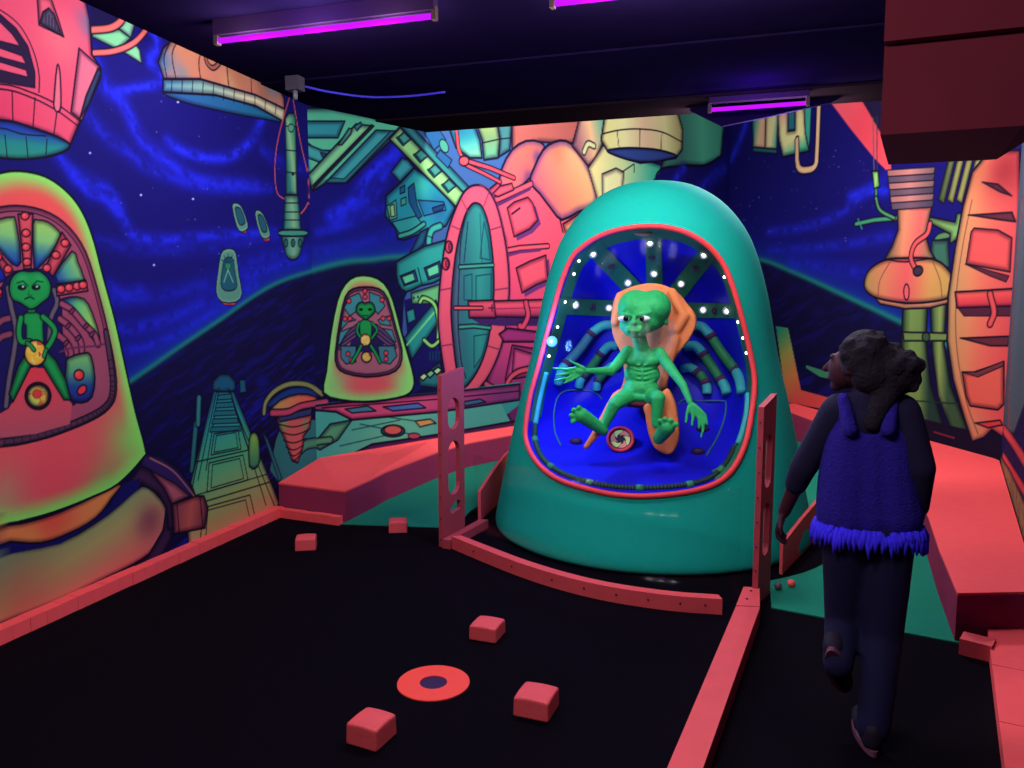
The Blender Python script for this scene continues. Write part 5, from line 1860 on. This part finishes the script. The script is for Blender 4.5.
for ch in ([(689, 407), (687, 414), (686, 422)], [(694, 410), (699, 419), (699, 428)], [(697, 409), (702.5, 419), (703.5, 429), (701, 437)], [(698, 408), (705, 415), (707, 424)], [(692, 410), (693, 418), (692, 425)]):
    c3 = [A(u, v, 4.585 - .012 * k) for k, (u, v) in enumerate(ch)]
    for k in range(len(c3) - 1):
        capsule(bm, c3[k], c3[k + 1], .012 - .0016 * k, .0105 - .0016 * k, 10)
# legs
capsule(bm, A(629, 395, 4.78), A(615, 404, 4.62), .056, .043)
capsule(bm, A(615, 404, 4.62), A(603, 428, 4.62), .042, .026)
capsule(bm, A(603, 430, 4.62), A(581, 415, 4.53), .036, .047)
for u, v in ((579, 407.5), (573.5, 410), (571, 415.5), (572.5, 421.5)):
    capsule(bm, A(581, 415, 4.535), A(u, v, 4.50), .021, .016, 10)
capsule(bm, A(652, 397, 4.78), A(658, 398, 4.62), .056, .044)
capsule(bm, A(658, 398, 4.62), A(656, 424, 4.62), .043, .027)
capsule(bm, A(659, 438, 4.585), A(667, 427, 4.53), .038, .050)
for u, v in ((659.5, 421), (665, 419), (671, 420.5), (676.5, 424.5)):
    capsule(bm, A(668, 427, 4.535), A(u, v, 4.50), .020, .016, 10)
blend_mesh('body', bm, SKIN, .0055, 5, al)
WHITE = mat('white_eye', (236, 246, 240), .25)
PUPIL = mat('black_pupil', (8, 10, 12), .2)
for u in (623.5, 644.5):
    bm = bmesh.new()
    ball(bm, A(u, 318.6, 4.632), (.034, .02, .0175), 20, 14)
    e = finish('eye', bm, WHITE, al, smooth=True)
    bm = bmesh.new()
    ball(bm, A(u + (2.2 if u < 634 else -2.6), 318.4, 4.6165), (.0165, .008, .0165), 14, 10)
    finish('pupil', bm, PUPIL, e, smooth=True)
# ------------------------------------------------------------------ the walking person
CLOTH_D = mat('dark_violet_sleeve', (17, 8, 44), .9, noise=.2, nscale=40)
FUR = mat('blue_knit_top', (34, 16, 128), .95, noise=.4, nscale=70, bump=.6, bscale=120)
HEM = mat('bright_blue_fringe', (60, 40, 255), .95, noise=.25, nscale=90)
JEAN = mat('navy_trousers', (9, 5, 46), .9, noise=.2, nscale=60)
HAIR = mat('dark_brown_hair', (22, 10, 26), .9, noise=.4, nscale=60, bump=.8, bscale=70)
FLESH = mat('dim_skin', (62, 22, 32), .7)
SHOE = mat('dark_shoe', (26, 14, 34), .8)
SOLE = mat('shoe_sole', (110, 60, 80), .7)
P_ = at_y
base = at_z(862, 735, 0)
pe = thing('person', 'person in a blue top and dark trousers walking away on the right, hair tied back', 'person', (base.x, base.y, 0))
# head, neck, arms and hands in one skin
bm = bmesh.new()
hd = P_(861, 361, 2.98)
ball(bm, hd, (.076, .092, .098), 24, 16)
fdir = Vector((-.78, .55, -.05)).normalized()          # looks towards the pod
fs = fdir.cross(Vector((0, 0, 1))).normalized()
fc = hd + fdir * .055
ball(bm, fc + Vector((0, 0, -.03)), (.06, .06, .072), 20, 14)
ball(bm, fc + fdir * .03 + Vector((0, 0, -.09)), (.026, .026, .022))
capsule(bm, fc + fdir * .055 + Vector((0, 0, .0)), fc + fdir * .078 + Vector((0, 0, -.03)), .010, .014, 10)
for s in (-1, 1):
    capsule(bm, fc + fdir * .044 + fs * s * .012 + Vector((0, 0, .018)), fc + fdir * .03 + fs * s * .046 + Vector((0, 0, .018)), .010, .009, 10)
    ball(bm, hd + fs * s * .076 + Vector((0, 0, -.02)), (.016, .02, .03))
capsule(bm, fc + fdir * .052 + fs * .02 + Vector((0, 0, -.062)), fc + fdir * .052 - fs * .02 + Vector((0, 0, -.062)), .008, .008, 10)
capsule(bm, P_(866, 378, 2.98), P_(870, 408, 2.97), .048, .055)
capsule(bm, P_(870, 400, 2.97), P_(872, 430, 2.98), .06, .075)
capsule(bm, P_(872, 430, 2.98), P_(868, 500, 2.98), .075, .08)
capsule(bm, P_(836, 410, 2.98), P_(904, 412, 2.96), .052, .052)


def hand(bm, wr, d, side, palm_n):
    """palm, four fingers of unequal length and a thumb, slightly curled"""
    d = d.normalized()
    sd = side.normalized()
    pn = palm_n.normalized()
    for k in range(4):
        o_ = sd * (k - 1.5) * .017
        capsule(bm, wr + d * .008 + o_ * .7, wr + d * .072 + o_, .012, .011, 10)
        L = (.060, .070, .066, .050)[k]
        k0 = wr + d * .075 + o_
        k1 = k0 + (d * .9 + pn * .35).normalized() * L * .5
        k2 = k1 + (d * .6 + pn * .8).normalized() * L * .5
        capsule(bm, k0, k1, .0098, .0088, 10)
        capsule(bm, k1, k2, .0088, .0072, 10)
    t0 = wr + d * .022 - sd * .026
    t1 = t0 + (d * .6 - sd * .6 + pn * .3).normalized() * .036
    t2 = t1 + (d * .85 - sd * .1 + pn * .4).normalized() * .028
    capsule(bm, t0, t1, .0125, .0105, 10)
    capsule(bm, t1, t2, .0105, .008, 10)


le, lw_ = P_(803, 468, 3.02), P_(784, 512, 3.10)
capsule(bm, P_(836, 412, 2.98), le, .046, .037)
capsule(bm, le, lw_, .036, .024)
hand(bm, lw_, Vector((-.22, .25, -.94)), Vector((.3, .95, .15)), Vector((.95, -.2, -.1)))
re_, rw = P_(921, 468, 2.93), P_(918, 516, 3.00)
capsule(bm, P_(904, 413, 2.96), re_, .046, .037)
capsule(bm, re_, rw, .036, .024)
hand(bm, rw, Vector((-.02, .2, -.96)), Vector((-.2, .96, .2)), Vector((-.95, -.2, -.1)))
blend_mesh('body', bm, FLESH, .0065, 4, pe)
# sleeves
bm = bmesh.new()
capsule(bm, P_(840, 409, 2.98), P_(902, 411, 2.965), .060, .060)
capsule(bm, P_(836, 412, 2.98), le, .058, .049)
capsule(bm, le, le + (lw_ - le) * .35, .049, .042)
capsule(bm, P_(904, 413, 2.96), re_, .058, .049)
capsule(bm, re_, re_ + (rw - re_) * .8, .048, .036)
capsule(bm, P_(868, 400, 2.97), P_(870, 420, 2.97), .062, .085)
blend_mesh('shirt', bm, CLOTH_D, .009, 4, pe)
# blue sleeveless top
bm = bmesh.new()
secs = [(849, 418, 889, .075, .10), (850, 440, 888, .10, .105), (848, 470, 888, .108, .11), (846, 500, 890, .112, .116), (846, 514, 892, .114, .118)]
for (a0, v0, b0, r0, q0), (a1, v1, b1, r1, q1) in zip(secs, secs[1:]):
    for uu0, uu1 in ((a0, a1), ((a0 + b0) / 2, (a1 + b1) / 2), (b0, b1)):
        capsule(bm, P_(uu0, v0, 2.98), P_(uu1, v1, 2.98), r0 * .92, r1 * .92)
# shoulder straps
capsule(bm, P_(843, 398, 2.925), P_(850, 430, 2.885), .022, .026)
capsule(bm, P_(893, 402, 2.92), P_(888, 430, 2.88), .020, .026)
blend_mesh('top', bm, FUR, .011, 3, pe)
# fringe hem: strands round the bottom of the top
c = P_(868, 532, 2.98)
bm = bmesh.new()
rh = random.Random(4)
for k in range(150):
    a = 2 * math.pi * k / 150
    rr_ = Vector((.184 * math.cos(a), .120 * math.sin(a), 0))
    z0 = c.z + .026 + rh.uniform(-.012, .012)
    ln = .062 + rh.uniform(-.02, .02)
    p0 = Vector((c.x, c.y, z0)) + rr_ * .96
    p1 = Vector((c.x, c.y, z0 - ln)) + rr_ * 1.03 + Vector((rh.uniform(-.008, .008), 0, 0))
    tube(bm, [p0, (p0 + p1) / 2 + rr_ * .02, p1], [.0095, .009, .003], 6)
finish('fringe', bm, HEM, pe, smooth=True)
# trousers
hipL, hipR = P_(848, 532, 2.98), P_(888, 532, 2.98)
knL, knR = P_(843, 622, 3.03), P_(883, 636, 2.96)
anL, anR = P_(838, 664, 2.86), P_(873, 728, 2.80)
bm = bmesh.new()
capsule(bm, hipL, hipR, .10, .10)
capsule(bm, hipL, knL, .092, .066)
capsule(bm, knL, anL, .066, .052)
capsule(bm, hipR, knR, .094, .068)
capsule(bm, knR, anR, .068, .056)
blend_mesh('trousers', bm, JEAN, .011, 4, pe)
# shoes: the left one swings, heel up; the right one stands
def shoe(heel, toe, up):
    bm = bmesh.new()
    capsule(bm, heel + up * .038, toe + up * .03, .036, .032)
    capsule(bm, heel + up * .038, heel + up * .075, .036, .036)
    capsule(bm, heel + (toe - heel) * .6 + up * .03, toe + up * .028, .042, .036)
    o = blend_mesh('shoe', bm, SHOE, .008, 4, pe)
    bm = bmesh.new()
    d = (toe - heel).normalized()
    sd = d.cross(up).normalized()
    n = 24
    L = (toe - heel).length
    ring = []
    for k in range(n):
        a = 2 * math.pi * k / n
        ring.append(heel + d * (L / 2 + (L / 2 + .038) * math.cos(a)) + sd * (.040 + .006 * math.cos(a)) * math.sin(a) * 1.02)
    lo = [bm.verts.new(q - up * .004) for q in ring]
    hi = [bm.verts.new(q + up * .016) for q in ring]
    bm.faces.new(lo[::-1])
    bm.faces.new(hi)
    for k in range(n):
        bm.faces.new((lo[k], lo[(k + 1) % n], hi[(k + 1) % n], hi[k]))
    finish('sole', bm, SOLE, o)


shoe(P_(833, 656, 2.84), P_(843, 686, 2.93), Vector((.1, .93, .35)).normalized())
hr_ = at_z(873, 757, 0)
shoe(Vector((hr_.x, hr_.y + .03, .006)), Vector((hr_.x - .01, hr_.y + .22, .006)), Vector((0, 0, 1)))
# hair: swept round the head into a puffy tail on the right
bm = bmesh.new()
ball(bm, hd + Vector((.012, -.014, .022)), (.088, .10, .092), 22, 14)
ball(bm, hd + Vector((.03, -.04, -.03)), (.075, .075, .085), 22, 14)
rr = random.Random(11)
tail = P_(893, 372, 2.95)
ball(bm, tail, (.088, .08, .085), 20, 14)
for k in range(40):
    v = Vector((rr.gauss(0, 1), rr.gauss(0, 1), rr.gauss(0, 1))).normalized()
    ball(bm, tail + Vector((v.x * .082, v.y * .075, v.z * .082)), rr.uniform(.014, .028), 10, 8)
for k in range(24):
    v = Vector((rr.gauss(0, 1), -abs(rr.gauss(0, 1)), rr.gauss(0, 1))).normalized()
    ball(bm, hd + Vector((.012, -.014, .022)) + Vector((v.x * .085, v.y * .095, v.z * .088)), rr.uniform(.012, .02), 10, 8)
capsule(bm, tail + Vector((-.02, -.02, -.06)), P_(872, 424, 2.90), .05, .03)
blend_mesh('hair', bm, HAIR, .008, 3, pe)
# ------------------------------------------------------------------ black-light fixtures
TUBE_M = mat('violet_tube_glow', (40, 0, 50), .3, emit=(190, 20, 255), strength=1.25, spec=0.0)
HOUS = mat('batten_grey_enamel', (46, 28, 54), .95, spec=0)
CAPM = mat('tube_end_cap', (70, 52, 50), .9, spec=0)
UVC = (1.0, .97, 1.0)                                 # what the fluorescent paints give back


def fixture(label, a, b, power, group='ultraviolet tubes on the ceiling', n=3, shift=(0, 0, 0), drop=0.085):
    a, b = Vector(a), Vector(b)
    d = (b - a).normalized()
    nn = Vector((d.y, -d.x, 0))
    mid = (a + b) / 2
    t = thing('tube_light', label, 'light', tuple(mid + Vector((0, 0, .1))), group)
    bm = bmesh.new()
    obox(bm, mid + Vector((0, 0, .064)), d * ((b - a).length / 2 + .02), nn * .028, Vector((0, 0, .0405 if mid.z > 2.96 else .019)))
    finish('housing', bm, HOUS, t, bevel=.004)
    bm = bmesh.new()
    tube(bm, [a, b], .0145, 14)
    finish('tube', bm, TUBE_M, t, smooth=True)
    for e, s in ((a, -1), (b, 1)):
        bm = bmesh.new()
        obox(bm, e + d * s * .014 + Vector((0, 0, .012)), d * .012, nn * .018, Vector((0, 0, .032)))
        finish('end_cap', bm, CAPM, t, bevel=.003)
    L = bpy.data.lights.new('violet_glow', 'POINT')    # the little violet the tube shows
    L.energy = 18
    L.color = (.22, .04, 1)
    L.shadow_soft_size = .05
    lo = bpy.data.objects.new('violet_glow', L)
    COL.objects.link(lo)
    lo.location = mid + nn * (.3 if nn.y < 0 else -.3) + Vector((0, 0, -.12))
    for k in range(n):
        L = bpy.data.lights.new('black_light', 'POINT')
        L.energy = power / n
        L.color = UVC
        L.shadow_soft_size = .11
        lo = bpy.data.objects.new('black_light', L)
        COL.objects.link(lo)
        lo.location = a + (b - a) * ((k + .5) / n) + Vector((0, 0, -drop)) + Vector(shift)


PW = 0.57
fixture('violet tube light at the left of the ceiling above the painted wall', (-2.79, 3.70, 2.965), (-1.545, 3.70, 2.965), 125 * PW)
fixture('violet tube light cut off by the top of the picture', (-.92, 3.72, 2.965), (.32, 3.72, 2.965), 205 * PW)
fixture('short violet tube light at the far ceiling edge above the big pod', (-.30, 5.99, 2.957), (.345, 5.99, 2.957), 340 * PW, shift=(0, .33, .03))
fixture('added unseen violet tube light over the entrance behind the camera', (-1.6, 1.0, 2.965), (-.35, 1.0, 2.965), 360 * PW)  # extra tube added out of view to brighten the near course
fixture('added unseen violet tube light on the back of the alcove fascia, left end', (-1.9, 6.459, 3.65), (-.66, 6.459, 3.65), 560 * PW)  # extra tube added out of view to brighten the far mural
fixture('added unseen violet tube light on the back of the alcove fascia, right end', (-.5, 6.459, 3.65), (.74, 6.459, 3.65), 230 * PW)  # second extra tube, also added out of view to brighten the alcove

# blue spotlight light
L = bpy.data.lights.new('blue_spot', 'POINT')
L.energy = 30
L.color = (.12, .30, 1.0)
L.shadow_soft_size = .034
lo = bpy.data.objects.new('blue_spot', L)
COL.objects.link(lo)
lo.location = SPOT + Vector((0, -.06, 0))

# dark valance below the far ceiling edge
bm = bmesh.new()
Y_ = 6.2
f = [bm.verts.new(at_y(u, v, Y_)) for u, v in ((690, 110), (722, 126), (768, 116.5), (830, 102.5), (842, 96), (690, 104))]
b = [bm.verts.new(q.co + Vector((0, .04, 0))) for q in f]
bm.faces.new(f)
bm.faces.new(b[::-1])
for i in range(6):
    bm.faces.new((f[i], f[(i + 1) % 6], b[(i + 1) % 6], b[i]))
struct('trim_3', bm, BLACK_PAINT)

# cables at the left end of the ceiling
bm = bmesh.new()
P3 = [at_z(u, v, TOP - .03) for u, v in ((303, 86), (330, 92), (370, 97), (410, 96), (445, 92))]
tube(bm, [Vector(q) for q in catmull([tuple(q) for q in P3], 6)], .008, 8)
o = finish('ceiling_cable', bm, mat('blue_cable', (60, 50, 190), .6), smooth=True)
tag(o, 'thin blue cable running under the dark ceiling from the left corner', 'cable')
q = at_z(291, 82, TOP - .045)
t = thing('junction_box', 'small grey box where cables meet at the ceiling above the left corner', 'box', (q.x, q.y, TOP))
bm = bmesh.new()
obox(bm, (q.x + .03, q.y, TOP - .06), (.05, 0, 0), (0, .04, 0), (0, 0, .045))
finish('box', bm, mat('dark_grey_box', (52, 44, 54), .6), t, bevel=.006)
bm = bmesh.new()
tube(bm, [(q.x + .03, q.y, TOP - .105), (q.x + .03, q.y, TOP - .16)], .016, 10)
finish('gland', bm, mat('grey_gland', (84, 80, 84), .5), t, smooth=True)

# ------------------------------------------------------------------ world and view
wd = bpy.data.worlds.new('world')
wd.use_nodes = True
wd.node_tree.nodes['Background'].inputs[0].default_value = (.012, .004, .02, 1)
wd.node_tree.nodes['Background'].inputs[1].default_value = 1.0
scene.world = wd
vs_ = scene.view_settings
vs_.view_transform = 'Standard'
vs_.look = 'None'
vs_.gamma = 1
vs_.exposure = 0.0
vs_.use_curve_mapping = False
scene.cycles.max_bounces = 8
scene.cycles.transparent_max_bounces = 12
